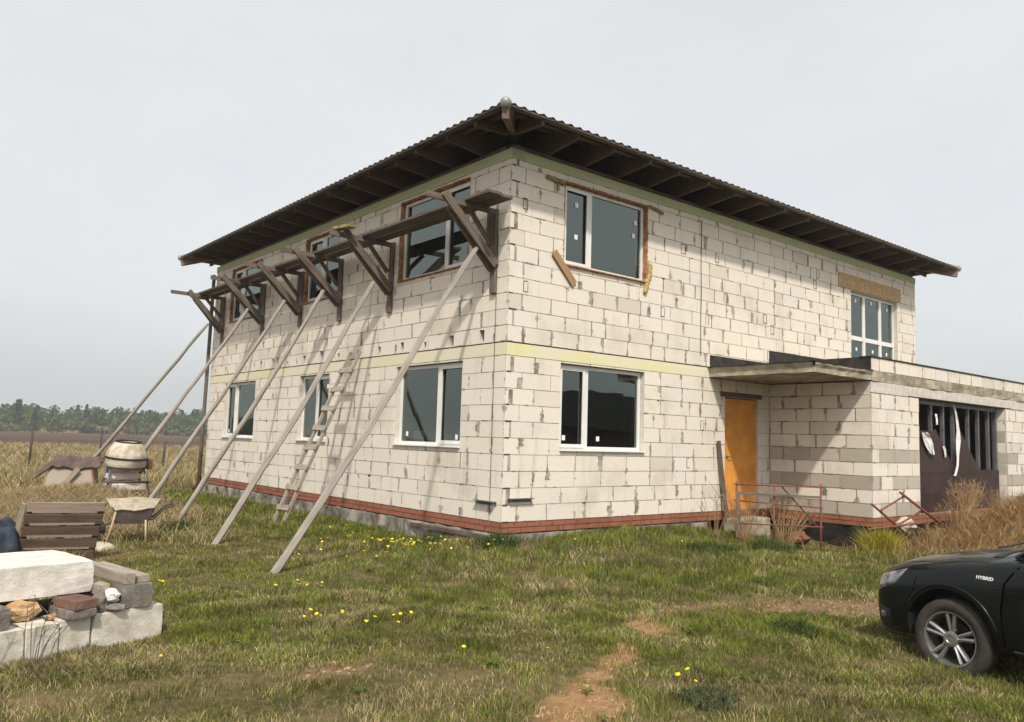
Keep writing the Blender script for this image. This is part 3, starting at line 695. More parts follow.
b=MB(); b.abox((AX+.3,-.03,0),(GX1-.3,-.014,2.5)); b.build('garage_back_lining',M['interior'],house)
# ------------------------------------------------------------------ roof (child of the house)
OH=.80; ZE=5.98; TS=.27; X0,X1,Y0,Y1=-OH,HX+OH,-OH,HY+OH; HALF=min(X1-X0,Y1-Y0)/2
roof_mb=MB()
planes=[((X0,Y0),(1,0),(0,1),X1-X0),((X1,Y0),(0,1),(-1,0),Y1-Y0),((X1,Y1),(-1,0),(0,-1),X1-X0),((X0,Y1),(0,-1),(1,0),Y1-Y0)]
wave=lambda u:.017*math.cos(2*math.pi*u/.185)+.006*math.cos(4*math.pi*u/.185)
for (A,e,mm,Ls) in planes:
    n=int(Ls/.0308); prev=None
    for i in range(n+1):
        u=Ls*i/n; smax=min(u,Ls-u,HALF)
        cs=[]
        for k in range(2):
            s_=smax*k; cs.append(Vector((A[0]+e[0]*u+mm[0]*s_,A[1]+e[1]*u+mm[1]*s_,ZE+TS*s_+wave(u))))
        if prev: 
            roof_mb.face([prev[0],cs[0],cs[1],prev[1]])
        prev=cs
ro=roof_mb.build('roof',M['tile'],house,smooth=True,weld=True)
sd=ro.modifiers.new('solid','SOLIDIFY'); sd.thickness=.006; sd.offset=-1
def rp(u,s,plane,dz=0): 
    A,e,mm,Ls=plane; return Vector((A[0]+e[0]*u+mm[0]*s,A[1]+e[1]*u+mm[1]*s,ZE+TS*s+dz))
for pi,pl in enumerate(planes):
    Ls=pl[3]; n=round(Ls/.80); A_,e_,m_=Vector(pl[0]+(0,)),Vector(pl[1]+(0,)),Vector(pl[2]+(0,))
    for i in range(1,n):
        u=Ls*i/n+random.uniform(-.05,.05); smax=min(2.0,u-.1,Ls-u-.1)
        if smax<.3: continue
        t0=.09+random.uniform(-.03,.05); drop=random.uniform(.075,.10); q=lambda s_,z_: A_+e_*(u-.027)+m_*s_+Zv*z_
        zt=lambda s_: ZE+TS*s_-.055
        prof=[q(t0,zt(t0)),q(t0,zt(t0)-drop)]+([q(.83,5.795)] if smax>.83 else [])+[q(smax,(5.795 if smax>.83 else zt(smax)-.22)),q(smax,zt(smax))]
        b=MB(); b.prism(prof,e_,.055); b.build('rafter',M['w_roof'],ro)
    for s_ in (.06,.40,.74):
        b=MB(); b.beam(rp(s_+.02,s_,pl,-.040),rp(Ls-s_-.02,s_,pl,-.040),.10,.026); b.build('batten',M['w_roof'],ro)
for (cx,cy,dx,dy) in ((X0,Y0,1,1),(X1,Y0,-1,1),(X1,Y1,-1,-1),(X0,Y1,1,-1)):
    b=MB(); p0=Vector((cx+dx*.05,cy+dy*.05,ZE-.15)); p1=Vector((cx+dx*2.2,cy+dy*2.2,ZE-.15+TS*2.15)); b.beam(p0+Zv*.02,p1,.10,.19); b.build('hip_rafter',M['w_roof2'],ro)
    b=MB(); ap=Vector((cx+dx*HALF,cy+dy*HALF,ZE+TS*HALF+.03)); q0=Vector((cx-dx*.03,cy-dy*.03,ZE+.025)); dd=(ap-q0).normalized()
    q0-=Zv*.045; ap-=Zv*.045; b.tube([q0+dd*.015,q0+dd*.03,q0+dd*.06,q0+dd*.12,q0.lerp(ap,.5),ap],[.02,.055,.075,.085,.09,.09],16); b.build('hip_cap',M['cap'],ro,smooth=False)
b=MB()
for (a,c) in (((.06,.02,5.717),(HX-.06,.17,5.792)),((.06,HY-.17,5.717),(HX-.06,HY-.02,5.792)),((.02,.175,5.717),(.17,HY-.175,5.792)),((HX-.17,.175,5.717),(HX-.02,HY-.175,5.792))): b.abox(a,c)
b.build('wall_plate',M['w_roof'],ro)
# ------------------------------------------------------------------ scaffold on the long wall
BR=[(.30,3.47,1.00,1.36,'weathered wooden scaffold bracket nearest the house corner'),
    (3.40,3.49,1.00,1.30,'wooden scaffold bracket second from the house corner, with a mossy board end on its tip'),
    (5.37,3.52,1.06,1.37,'wooden scaffold bracket third from the house corner, just right of the middle upper window'),
    (7.23,3.56,1.00,1.34,'wooden scaffold bracket fourth from the house corner, just left of the middle upper window'),
    (9.33,3.55,1.03,1.34,'wooden scaffold bracket fifth from the house corner, just right of the far upper window'),
    (12.01,3.47,.92,1.40,'farthest wooden scaffold bracket, with a board poking into the sky')]
for k,(y,zb,xo,xt,lab) in enumerate(BR):
    t=thing('scaffold_bracket',lab,'scaffold bracket',(0,y,zb),'wooden scaffold brackets on the long wall')
    r=random.Random(k)
    b=MB(); b.beam((-.028,y+.03,zb),(-.028,y+.03+r.uniform(-.03,.03),4.80),.13,.05,up=(1,0,0)); b.build('post',M['w_dark'],t,bevel=.004)
    if r.random()<.8:
        b=MB(); b.beam((-.026,y+.18,zb+.5),(-.026,y+.17+r.uniform(-.04,.04),4.80),.11,.046,up=(1,0,0)); b.build('post',M['w_dark'],t,bevel=.004)
    b=MB(); b.beam((-.05,y,4.745),(-xt,y+r.uniform(-.05,.05),4.762),.045,.09); b.build('arm',M['w_dark'],t,bevel=.004)
    b=MB(); b.beam((-.06,y-.055,3.90),(-xo-.06,y-.055+r.uniform(-.03,.03),4.83),.045,.13); b.build('strut',M['w_dark'],t,bevel=.004)
    b=MB(); b.beam((-.06,y+.055,3.84),(-xo+.12,y+.055,4.66),.045,.11); b.build('strut',M['w_dark'],t,bevel=.004)
    b=MB(); b.beam((-.06,y+.10,4.25),(-.48,y+.08,4.70),.035,.08); b.build('brace',M['w_dark'],t,bevel=.004)
    if k==1:
        b=MB(); b.beam((-1.15,y+.10,4.86),(-1.02,y-.30,4.87),.16,.05); b.build('board_end',M['moss'],t,bevel=.004)
pl=[('outer','near',-.34,3.95,.56,0),('inner','near',-.29,4.35,.31,0),('outer','middle',3.97,8.2,.57,.0),('inner','middle',4.37,8.6,.30,.0),('outer','far',8.22,12.75,.57,0),('inner','far',8.62,12.9,.30,.0)]
for (side,where,y0,y1,x,dz) in pl:
    b=MB(); b.beam((-x,y0,4.815+random.uniform(-.004,.004)),(-x-random.uniform(-.01,.02),y1,4.815),.235,.045)
    o=b.build('scaffold_plank',M['w_plank'],None,bevel=.004)
    wh={'near':'over the bracket nearest the house corner','middle':'in the middle of the run along the wall','far':'at the far end of the run'}[where]
    sd_={'outer':'outer, away from the wall','inner':'inner, beside the wall'}[side]
    tag(o,f'dark {side} scaffold plank {wh}','plank','dark planks lying on the scaffold brackets')
PR=[((-.40,.30,4.12),(-3.58,-.17),'long pale prop pole whose foot stands nearest, from the first bracket'),
    ((-.40,3.38,4.00),(-3.32,2.55),'long pale prop pole standing second from the house corner'),
    ((-.40,5.34,4.10),(-2.92,5.60),'pale prop pole third from the corner, footed right of the wheelbarrow'),
    ((-.42,7.20,4.10),(-2.95,7.55),'pale prop pole fourth from the corner, its foot behind the wheelbarrow'),
    ((-.40,9.31,4.16),(-3.15,9.30),'pale prop pole crossing in front of the cement mixer'),
    ((-.44,12.0,4.03),(-3.00,14.6),'grey farthest prop pole crossing the treeline left of the house')]
for k,(p0,(fx,fy),lab) in enumerate(PR):
    p1=Vector((fx,fy,hz(fx,fy)-.08)); p0=Vector(p0); b=MB(); r=random.Random(k+40)
    pts=[p0.lerp(p1,i/7)+Vector((0,r.uniform(-.018,.018),r.uniform(-.015,.01)-.05*math.sin(math.pi*i/7))) for i in range(8)]
    pts=[p0.lerp(p1,i/15)+Vector((r.uniform(-.008,.008),r.uniform(-.012,.012)+.035*math.sin(i*.5+k),r.uniform(-.006,.006)-.06*math.sin(math.pi*i/15))) for i in range(16)]
    b.tube(pts,[(.038 if k>1 else .040)+.012*i/15+r.uniform(-.004,.004) for i in range(16)],5 if k<2 else 9)
    o=b.build('prop_pole',M['w_pole'],None,smooth=k>1)
    tag(o,lab,'prop pole','long poles propping the scaffold')
# ladder
t=thing('ladder','home-made wooden ladder of nailed boards leaning on the long wall beside the middle window','ladder',(-1.3,4.97,-.42))
la,lb=Vector((-1.30,4.97,hz(-1.3,4.97)-.04)),Vector((-.075,4.54,2.83)); yv=Vector((0,1,0)); nrm=(lb-la).cross(yv).normalized()
if nrm.x>0: nrm=-nrm
for s_ in (-.2,.2):
    b=MB(); b.beam(la+yv*s_,lb+yv*s_*(.95),.045,.06,up=nrm); b.build('stile',M['w_grey'],t,bevel=.004)
for i in range(8):
    q=la.lerp(lb,.10+.112*i)+nrm*.042; b=MB(); a=random.uniform(-.012,.012)
    b.beam(q-yv*.25-Zv*a,q+yv*.25+Zv*a,.10,.022,up=nrm); b.build('rung',M['w_grey'],t,bevel=.003)
# pole at the far corner, board by the door
b=MB(); b.tube([(-.10,HY+.10,-.5),(-.085,HY+.09,1.5),(-.075,HY+.06,3.5),(-.07,HY+.03,5.5)],[.055,.052,.05,.048],8)
tag(b.build('wooden_post',M['w_dark'],None,smooth=True),'tall thin dark timber post standing against the far corner of the house','post')
b=MB(); b.beam((5.36,-.13,-.2),(5.19,-.05,1.32),.095,.028,up=(0,-1,0)); tag(b.build('leaning_board',M['w_roof'],None,bevel=.004),'dark narrow board leaning on the wall beside the orange door','board')
# porch rail of red pipe
t=thing('pipe_railing','rusty red pipe railing with a plank rail in front of the porch','railing',(5.1,-1.4,-.4))
RA,RBq=Vector((4.62,-.85,0)),Vector((5.36,-2.02,0)); RM=RA.lerp(RBq,.45)
for p,h in ((RA,.62),(RM,.60),(RBq,.62)):
    b=MB(); g=hz(p.x,p.y)-.15; b.tube([(p.x,p.y,g),(p.x+.02,p.y,h)],.020,8); b.build('post',M['red_pipe'],t,smooth=True)
for z0,z1 in ((.56,.57),(.28,.22),(-.12,-.10)):
    b=MB(); b.tube([RA+Zv*z0-(RBq-RA)*.03,RBq+Zv*z1+(RBq-RA)*.03],.012,6); b.build('rail',M['red_pipe'],t,smooth=True)
b=MB(); b.beam(RA+Zv*.41+Vector((-.03,-.03,0)),RBq+Zv*.40+Vector((-.03,-.03,0)),.02,.04); b.build('plank_rail',M['w_dark'],t,bevel=.003)
b=MB(); b.tube([RM+Vector((.1,-.1,.55)),RBq+Vector((0,.05,-.1))],.013,6); b.build('brace',M['dark_pipe'],t)
b=MB(); b.beam(RA+Vector((-.03,-.05,-.62)),RA+Vector((-.03,-.05,.45)),.075,.03,up=(0,1,0)); b.build('wooden_post',M['w_roof2'],t,bevel=.003)
# collapsed red trestle
t=thing('fallen_trestle','collapsed rusty red pipe trestle lying in dry grass before the garage','trestle',(7.2,-2.7,-.3))
for a,c,w in (((5.95,-2.62,.32),(7.05,-2.75,-.28),.022),((6.90,-2.66,.50),(8.55,-2.78,-.22),.024),((6.12,-2.70,.22),(7.05,-2.64,.42),.016),((6.55,-2.72,-.08),(7.80,-2.66,.17),.018),((5.85,-2.6,-.1),(7.6,-2.9,-.02),.016)):
    b=MB(); b.tube([a,c],w,8); b.build('bar',M['red_pipe'],t,smooth=True)
b=MB(); b.rock((7.75,-2.35,-.16),.20,4,(1.1,.9,.8)); tag(b.build('field_stone',M['pale_stone'],None,smooth=False),'pale rounded stone lying before the garage brickwork','stone')
b=MB(); b.rock((5.95,-1.2,-.40),.20,14,(1.5,1,.6)); tag(b.build('mortar_lump',M['brick'],None),'reddish lump of broken brick lying under the porch','rubble')
# ------------------------------------------------------------------ block pile in the left foreground
e1=Vector((-.955,-.297,0)); e2=Vector((-.297,.955,0)); B0=Vector((-5.50,-2.50,-.45))
def lump(name,mat,x0,x1,y0,y1,z0,z1,label,cat,group=None,rot=0,rough=.0045,seed=0,cx=None):
    """hewn block, x along the pile to the left, y away; slightly ragged edges"""
    bm=bmesh.new(); bmesh.ops.create_cube(bm,size=1)
    bmesh.ops.subdivide_edges(bm,edges=bm.edges[:],cuts=3,use_grid_fill=True)
    c,s=math.cos(rot),math.sin(rot); mx,my=(x0+x1)/2,(y0+y1)/2
    for v in bm.verts:
        lx,ly,lz=v.co.x*(x1-x0),v.co.y*(y1-y0),v.co.z*(z1-z0)
        edge=sum(abs(abs(q)-.5)<1e-4 for q in v.co)
        k=rough*(1.6 if edge>=2 else .6); q=Vector((lx*9+seed,ly*9,lz*9))
        sh=1-(rough*1.2/max(.1,min(x1-x0,y1-y0,z1-z0)) if edge==3 else 0)
        lx=lx*sh+k*mnoise.noise(q*1.3); ly=ly*sh+k*mnoise.noise(q*1.3+Vector((7,1,2))); lz=lz*sh+k*mnoise.noise(q*1.1+Vector((1,9,4)))
        lx,ly=lx*c-ly*s,lx*s+ly*c
        v.co=B0+e1*(lx+mx)+e2*(ly+my)+Zv*(lz+(z0+z1)/2)
    bmesh.ops.recalc_face_normals(bm,faces=bm.faces)
    me=bpy.data.meshes.new(name); bm.to_mesh(me); bm.free(); me.materials.append(M[mat])
    o=link(me,name,None,.004); return tag(o,label,cat,group)
GPB='pale aerated blocks of the lowest course'
lump('aerated_block','dirty_block',-.00,.575,0,.30,-.03,.27,'dirty cream block at the right end of the pile\'s lowest course','block',GPB,seed=1)
lump('aerated_block','dirty_block',.59,.82,.01,.30,-.03,.262,'short cream block shaded by the bricks above, second from the pile\'s right end','block',GPB,seed=2)
lump('aerated_block','dirty_block',.83,1.06,-.005,.30,-.03,.255,'narrow cream block in the lowest course, third from the pile\'s right end','block',GPB,seed=3)
lump('aerated_block','dirty_block',1.07,1.65,.0,.30,-.03,.25,'cream block of the lowest course at the photo\'s left edge, with dry grass before it','block',GPB,seed=4)
lump('aerated_block','grey_block',.05,.62,.62,.92,-.03,.25,'grey block hidden low at the back of the pile','block',seed=5)
lump('aerated_block','grey_block',.70,1.6,.70,1.0,-.03,.33,'long grey block lying behind the dark cavity of the pile','block',seed=15)
lump('big_block','white_block',.425,1.50,.27,1.07,.402,.640,'largest block, white and weathered, lying on top of the foreground pile','block',seed=6,rough=.005,rot=.13)
lump('grey_block','grey_block',1.15,1.45,.04,.36,.251,.400,'grey block under the big white block at the photo\'s left edge','block',seed=7)
GB='bricks stacked under the big white block'
lump('brick','grey_block',.575,.785,-.05,.26,.270,.334,'grey lower brick of the two under the big white block','brick',GB,seed=8,rot=.1,rough=.0015)
lump('brick','dbrick',.585,.77,-.055,.22,.335,.401,'dark red brick on the grey brick, before the big white block','brick',GB,seed=9,rot=-.05,rough=.0015)
lump('grey_block','grey_block',.10,.325,-.01,.25,.272,.455,'square dark grey block standing on the pile\'s right end','block',seed=10,rot=.12)
GP='grey beams lying on the right of the pile'
def plank_beam(x0,x1,y0,y1,z0,z1,label,group,rot):
    c,s_=math.cos(rot),math.sin(rot); mx,my=(x0+x1)/2,(y0+y1)/2; d=e1*-s_+e2*c; ce=B0+e1*mx+e2*my+Zv*((z0+z1)/2); hl_=(y1-y0)/2
    b=MB(); b.beam(ce-d*hl_,ce+d*hl_+Zv*random.uniform(-.01,.01),x1-x0,z1-z0); tag(b.build('timber_beam',M['w_grey'],None,bevel=.004),label,'beam',group)
plank_beam(.205,.285,.0,.92,.457,.545,'upper grey square beam ending above the square dark block',GP,.12)
plank_beam(.075,.185,.02,.85,.457,.515,'low grey beam at the right edge of the pile, topmost beside the grass',GP,.12)
plank_beam(.335,.425,.10,.98,.385,.465,'grey grooved beam between the big white block and the square dark block',GP,.16)
lump('stone_beam','grey_block',.33,.47,.25,.95,.28,.38,'dark beam underneath the grooved beam in the pile','beam',GP,seed=16,rot=.16,rough=.003)
def rk(name,mat,x,y,z,r,label,cat,seed,sq=(1,1,.8),sub=3,group=None):
    b=MB(); p=B0+e1*x+e2*y+Zv*z; b.rock(p,r,seed,sq,sub); tag(b.build(name,M[mat],None),label,cat,group)
rk('orange_stone','stone',.99,.24,.325,.085,'orange broken stone in the dark cavity under the big white block','stone',3,(1.3,1,.9))
rk('white_lump','white_lump',.42,.10,.37,.07,'bright white lump lying among rubble on the pile','rubble',5,(1.3,1,.8))
rk('dark_rubble','grey_block',.50,.07,.335,.07,'dark rubble chunk beside the white lump','rubble',8,(.8,1,1.3))
rk('dark_rubble','grey_block',.42,.03,.295,.06,'flat grey rubble chip under the white lump','rubble',9,(1.8,1,.5))
for k in range(7):
    rk('brick_chip',('dbrick','stone','grey_block')[k%3],.86+.02*k-.1*(k%3),.12+.05*(k%4),.275,.022+.006*(k%3),'small broken chip in the litter beside the orange stone','rubble',20+k,(1.2,1,.7),1,'brick chips beside the orange stone')
# pallet leaning behind the pile
t=thing('pallet','brown wooden pallet leaning upright behind the big white block','pallet',(-5.4,2.3,-.42))
pu=Vector((.955,-.297,0)).normalized(); pb=Vector((.297,.955,0)); lean=Vector((.10,.05,0)); PO=Vector((-5.86,2.25,-.48)); up_=(Zv*1-pb*.22+pu*.16).normalized(); pn=pu.cross(up_).normalized()
if pn.y>0: pn=-pn
PW,PH=.86,.78
pp=lambda u,v,d=0: PO+pu*u+up_*v+pn*d
for u in (.035,PW-.035,PW*.5):
    b=MB(); b.beam(pp(u,.0,-.05),pp(u,PH-.02,-.05),.07,.09,up=pn); b.build('stringer',M['w_pal'],t,bevel=.004)
for i,v in enumerate((.10,.26,.42,.58,.735)):
    b=MB(); b.beam(pp(0,v,.012),pp(PW,v+random.uniform(-.006,.006),.012),.125 if i<4 else .115,.022,up=pn); b.build('slat',M['w_palt'] if i==4 else M['w_pal'],t,bevel=.003)  # top slat takes the paler, lit tone
for v in (.12,.40,.66):
    b=MB(); b.beam(pp(0,v,-.115),pp(PW,v,-.115),.10,.022,up=pn); b.build('back_slat',M['w_pal'],t,bevel=.003)
b=MB(); 
for v in (.06,.215,.375,.535,.69): b.beam(pp(.07,v-.015,.012),pp(PW-.07,v-.015,.012),.026,.028,up=pn)
b.build('lit_slat_edge',M['w_palt'],t)  # added pale strips that paint the lit edges between slats
b=MB(); b.beam(pp(-.06,-.02,-.10),pp(-.05,PH-.04,-.12),.06,.04,up=pn); b.build('side_batten',M['w_grey'],t,bevel=.003)
# dark tarpaulin heap
bm=bmesh.new(); bmesh.ops.create_icosphere(bm,subdivisions=4,radius=1)
for v in bm.verts:
    k=1+.22*mnoise.noise(v.co*2.2)+.12*abs(mnoise.noise(v.co*5)); v.co=Vector((v.co.x*.40*k-6.12,v.co.y*.40*k+2.35,max(-.1,v.co.z)*.50*k-.43))
me=bpy.data.meshes.new('tarpaulin'); bm.to_mesh(me); bm.free(); me.materials.append(M['tarp']); me.polygons.foreach_set('use_smooth',[True]*len(me.polygons))
tag(link(me,'tarpaulin'),'crumpled dark blue tarpaulin heap left of the leaning pallet','tarpaulin')
# wheelbarrow
g=hz(-4.15,3.45)
t=thing('wheelbarrow','old wheelbarrow with a dusty dented tub standing beside the pallet','wheelbarrow',(-4.15,3.45,g))
wd=Vector((.955,-.297,0)); wl=Vector((.297,.955,0)); W0=Vector((-4.22,3.45,g))
wp=lambda a,c,z:W0+wd*a+wl*c+Zv*z
rim=[(-.20,-.30,.475),(.29,-.30,.495),(.38,.27,.60),(-.38,.29,.605)]; bot=[(-.16,-.20,.27),(.23,-.19,.27),(.25,.14,.36),(-.20,.16,.36)]
b=MB(); N_=6
def rimpt(i,s):
    a,c=rim[i],rim[(i+1)%4]; d=.015*math.sin(s*9+i*2); return Vector((a[0]+(c[0]-a[0])*s,a[1]+(c[1]-a[1])*s,a[2]+(c[2]-a[2])*s+d))
def botpt(i,s): a,c=bot[i],bot[(i+1)%4]; return Vector([a[j]+(c[j]-a[j])*s for j in range(3)])
for i in range(4):
    for k in range(N_):
        s0,s1=k/N_,(k+1)/N_
        b.face([wp(*q) for q in (botpt(i,s0),botpt(i,s1),rimpt(i,s1),rimpt(i,s0))])
b.face([wp(*q) for q in bot]); o=b.build('tub',M['barrow_o'],t,weld=True); sd=o.modifiers.new('s','SOLIDIFY'); sd.thickness=.006
b=MB(); loop=[wp(*rimpt(i,k/N_)) for i in range(4) for k in range(N_)]; b.tube(loop+[loop[0]],.012,6); b.build('rim',M['barrow'],t,smooth=True)
b=MB(); ce=Vector((0,0,.57)); F_=[]
ring=[rimpt(i,k/N_)*1.0 for i in range(4) for k in range(N_)]
inner=[Vector((q.x*.5,q.y*.5,.545+.22*q.y*.5+.02*math.sin(j*1.7))) for j,q in enumerate(ring)]
ring=[Vector((q.x*.96,q.y*.96,q.z-.004)) for q in ring]
for j in range(len(ring)):
    k=(j+1)%len(ring); b.face([wp(*ring[j]),wp(*ring[k]),wp(*inner[k]),wp(*inner[j])]); b.face([wp(*inner[j]),wp(*inner[k]),wp(0,0,.552)])
b.build('dried_mortar',M['barrow'],t,smooth=True,weld=True)
for c,(hx,hz_) in ((-.20,(-.05,.0)),(.20,(-.05,.0))):
    b=MB(); b.tube([wp(-.30,c*1.5,-.02),wp(-.24,c*1.4,.25),wp(-.18,c*1.4,.54 if c<0 else .60)],.014,7); b.build('leg',M['w_stick'],t,smooth=True)
    b=MB(); b.tube([wp(.22,c*1.2,.0),wp(.20,c*1.05,.33)],.014,7); b.build('leg',M['w_stick'],t,smooth=True)
    b=MB(); b.tube([wp(-.2,c,.30),wp(.3,c,.34),wp(.44,c*1.1,.50),wp(.56,c*1.15,.53)],.016,7); b.build('handle',M['dark_pipe'],t,smooth=True)
b=MB(); b.lathe(wp(-.50,-.03,.17),wl,[(0,.05),(0,.16),(.01,.17),(.05,.17),(.06,.16),(.06,.05)],20); w_=b.build('wheel',M['tyre'],t,smooth=True)
b=MB(); b.tube([wp(-.2,-.15,.30),wp(-.5,-.05,.17)],.012,6); b.tube([wp(-.2,.15,.30),wp(-.5,.05,.17)],.012,6); b.build('fork',M['dark_pipe'],t)
b=MB(); b.rock((-4.85,2.75,-.42),.2,31,(1.3,1,.5)); tag(b.build('field_stone',M['pale_stone'],None),'pale flat stone lying in grass right of the pallet','stone')
# cement mixer
mc=Vector((-2.95,9.0,hz(-2.95,9.0)))
t=thing('cement_mixer','cement mixer with a dusty cream drum and black band near the far house corner','cement mixer',mc)
ax=Vector((.03,-.10,1)).normalized(); dc=mc+Zv*.62
b=MB(); b.lathe(dc,ax,[(-.16,.26),(-.12,.36),(.0,.40),(.10,.405),(.13,.41),(.13,.40),(.16,.405),(.22,.40),(.34,.33),(.44,.26),(.445,.24),(.42,.23),(.30,.30)],32); dm=b.build('drum',M['drum'],t,smooth=True)
for z0,z1,r in ((.105,.145,.417),(-.085,-.055,.39)):
    b=MB(); b.lathe(dc,ax,[(z0,r-.02),(z0,r),(z1,r),(z1,r-.02)],32); b.build('band',M['bitumen'],dm,smooth=False)
b=MB(); b.lathe(dc,ax,[(.435,.245),(.465,.265),(.475,.25),(.46,.225)],32); b.build('mouth_rim',M['bitumen'],dm,smooth=True)
for (x,y) in ((-.38,-.30),(.40,-.28),(.38,.34),(-.36,.32)):
    b=MB(); b.tube([mc+Vector((x*1.1,y*1.15,-.05)),mc+Vector((x*.8,y*.3,.62))],.024,8); b.build('leg',M['steel'],t,smooth=True)
b=MB(); b.tube([mc+Vector((-.42,-.10,.62)),mc+Vector((-.30,0,.40)),mc+Vector((.30,0,.40)),mc+Vector((.44,-.10,.66))],.026,8); b.build('cradle',M['steel'],t,smooth=True)
b=MB(); b.tube([mc+Vector((-.42,-.30,.24)),mc+Vector((.42,-.28,.24))],.022,8); b.build('crossbar',M['dark_pipe'],t,smooth=True)
b=MB(); b.abox(mc+Vector((.41,-.10,.50)),mc+Vector((.52,.14,.72))); b.build('motor_housing',M['red_pipe'],t,bevel=.02)
b=MB(); b.lathe(mc+Vector((-.45,-.05,.66)),(-1,0,0),[(0,.04),(.03,.05),(.05,.03)],12); b.build('hub',M['red_pipe'],t)
def sack(c,sx,sy,sz,seed,label):
    bm=bmesh.new(); bmesh.ops.create_cube(bm,size=2); bmesh.ops.subdivide_edges(bm,edges=bm.edges[:],cuts=4,use_grid_fill=True)
    for v in bm.verts:
        q=v.co.copy(); r=max(abs(q.x),abs(q.y)); f=1-.55*(r**4)*abs(q.z)
        n=mnoise.noise(q*1.7+Vector((seed,0,0)))*.12
        v.co=Vector((q.x*sx*(1-.08*q.y*q.y),q.y*sy*(1-.08*q.x*q.x),q.z*sz*f*(1+n)))+Vector(c)
    me=bpy.data.meshes.new('sack'); bm.to_mesh(me); bm.free(); me.materials.append(M['sack']); me.polygons.foreach_set('use_smooth',[True]*len(me.polygons))
    tag(link(me,'sack'),label,'sack','white sacks under the mixer')
mg=mc.z
sack(mc+Vector((.04,.10,.13)),.40,.24,.13,1,'white sack lying on the ground under the cement mixer')
sack(mc+Vector((-.01,.12,.36)),.34,.23,.10,2,'white sack lying on top of the other under the mixer')
# old covered crate left of the mixer
cc=Vector((-3.85,9.6,hz(-3.85,9.6)-.03))
t=thing('old_crate','old grey wooden crate under torn dark roofing felt left of the mixer','crate',cc)
cu=Vector((.93,-.36,0)); cv=Vector((.36,.93,0)); cp=lambda a,c,z: cc+cu*a+cv*c+Zv*(z*1.45)
b=MB(); b.prism([cp(-.42,-.40,0),cp(.50,-.40,0),cp(.42,-.16,.42),cp(-.34,-.14,.42)],cv,.03); b.build('front_board',M['w_grey'],t,bevel=.004)
for s_ in (-.44,.46):
    b=MB(); b.prism([cp(s_,-.36,0),cp(s_,.4,0),cp(s_*.9,.34,.46),cp(s_*.85,-.12,.42)],cu,.03); b.build('side_board',M['w_grey'],t,bevel=.004)
b=MB(); V=[];F=[]
for i in range(13):
    for j in range(9):
        a=-.62+1.22*i/12; c=-.26+.75*j/8; z_=.48+.09*mnoise.noise(Vector((a*4,c*4,2)))+.04*mnoise.noise(Vector((a*9,c*9,5)))-(.18*max(0,-a-.35)/.27)-(.10 if j==0 else 0)
        V.append(cp(a,c,z_))
for i in range(12):
    for j in range(8): F.append((i*9+j,(i+1)*9+j,(i+1)*9+j+1,i*9+j+1))
b.mesh(V,F); o=b.build('felt_cover',M['felt'],t); sd=o.modifiers.new('s','SOLIDIFY'); sd.thickness=.03
b=MB(); b.beam(cp(-.2,-.46,-.02),cp(.18,-.30,.36),.10,.025,up=-cv); b.build('loose_slat',M['w_palt'],t,bevel=.003)
b=MB(); b.tube([cp(.60,-.5,-.05),cp(.44,-.30,.34)],.02,6); b.build('loose_pipe',M['red_pipe'],t,smooth=True)
# far boundary fence
t=thing('wire_fence','sparse wire fence of thin dark posts across the straw field','fence',(-1,27,-.43))
FP=[(-9.5,26.5,1.55),(-5.9,26.3,1.55),(-2.05,26.1,1.74),(.28,25.66,1.66),(1.95,23.15,1.22),(6.0,24.2,1.5),(9.5,25.0,1.5)]
tops=[]
for k,(x,y,h) in enumerate(FP):
    b=MB(); z0=-.6; lean=random.uniform(-.03,.06); b.tube([(x,y,z0),(x+lean,y,-.43+h)],[.045,.04],7); b.build('post',M['post'],t,smooth=True); tops.append((x,y,h))
for f in (.35,.65,.92):
    b=MB(); b.tube([(x,y,-.43+h*f) for x,y,h in FP],.006,5); b.build('wire',M['wire'],t)
# ------------------------------------------------------------------ car (x forward from the nose, y to its left, z up)
CA=math.radians(8.0); cf=Vector((math.sin(CA),math.cos(CA),0)); cl=Vector((-math.cos(CA),math.sin(CA),0))
WHEEL=Vector((-.635,-6.57,-.575)); WR=.312; LIFT=.06; AXF,AXR=-.765,-3.365
CO=WHEEL-cf*AXF-cl*.80; CO.z=WHEEL.z+LIFT
cw=lambda x,y,z: CO+cf*x+cl*y+Zv*z
car=thing('parked_car','black station wagon parked at the photo\'s right edge with its nose toward the house','car',CO)
def sec(x,w,zb,zs,zt,belt=False):
    s=[(0,zb),(w*.55,zb),(w*.93,zb+.03),(w*.995,zb+.16),(w,(zb+zs)*.5),(w*.992,zs-.15),(w*.955,zs-.045),(w*.87,zs)]
    s+= [(w*.55,zt-.012),(0,zt)] if not belt else [(w*.55,zs+.012),(0,zs+.012)]
    return [(x,)+p for p in s]
ST=[sec(.0,.52,.24,.56,.62),sec(-.025,.66,.19,.62,.68),sec(-.10,.765,.165,.70,.765),sec(-.28,.815,.165,.755,.835),sec(-.5,.838,.185,.80,.885),sec(-.86,.848,.19,.865,.945),sec(-1.15,.848,.19,.905,.985),
    sec(-1.42,.845,.19,.93,1.0),sec(-1.8,.842,.19,.94,0,True),sec(-2.6,.845,.19,.955,0,True),sec(-3.46,.845,.19,.975,0,True),sec(-4.05,.80,.22,.985,0,True),sec(-4.30,.74,.28,.97,0,True),sec(-4.36,.66,.34,.90,0,True)]
b=MB(); V=[];F=[]; np_=len(ST[0]); full=2*np_-2
for s in ST:
    ring=s+[(p[0],-p[1],p[2]) for p in s[-2:0:-1]]
    V+=ring
ns=len(ST)
for i in range(ns-1):
    for k in range(full): F.append((i*full+k,i*full+(k+1)%full,(i+1)*full+(k+1)%full,(i+1)*full+k))
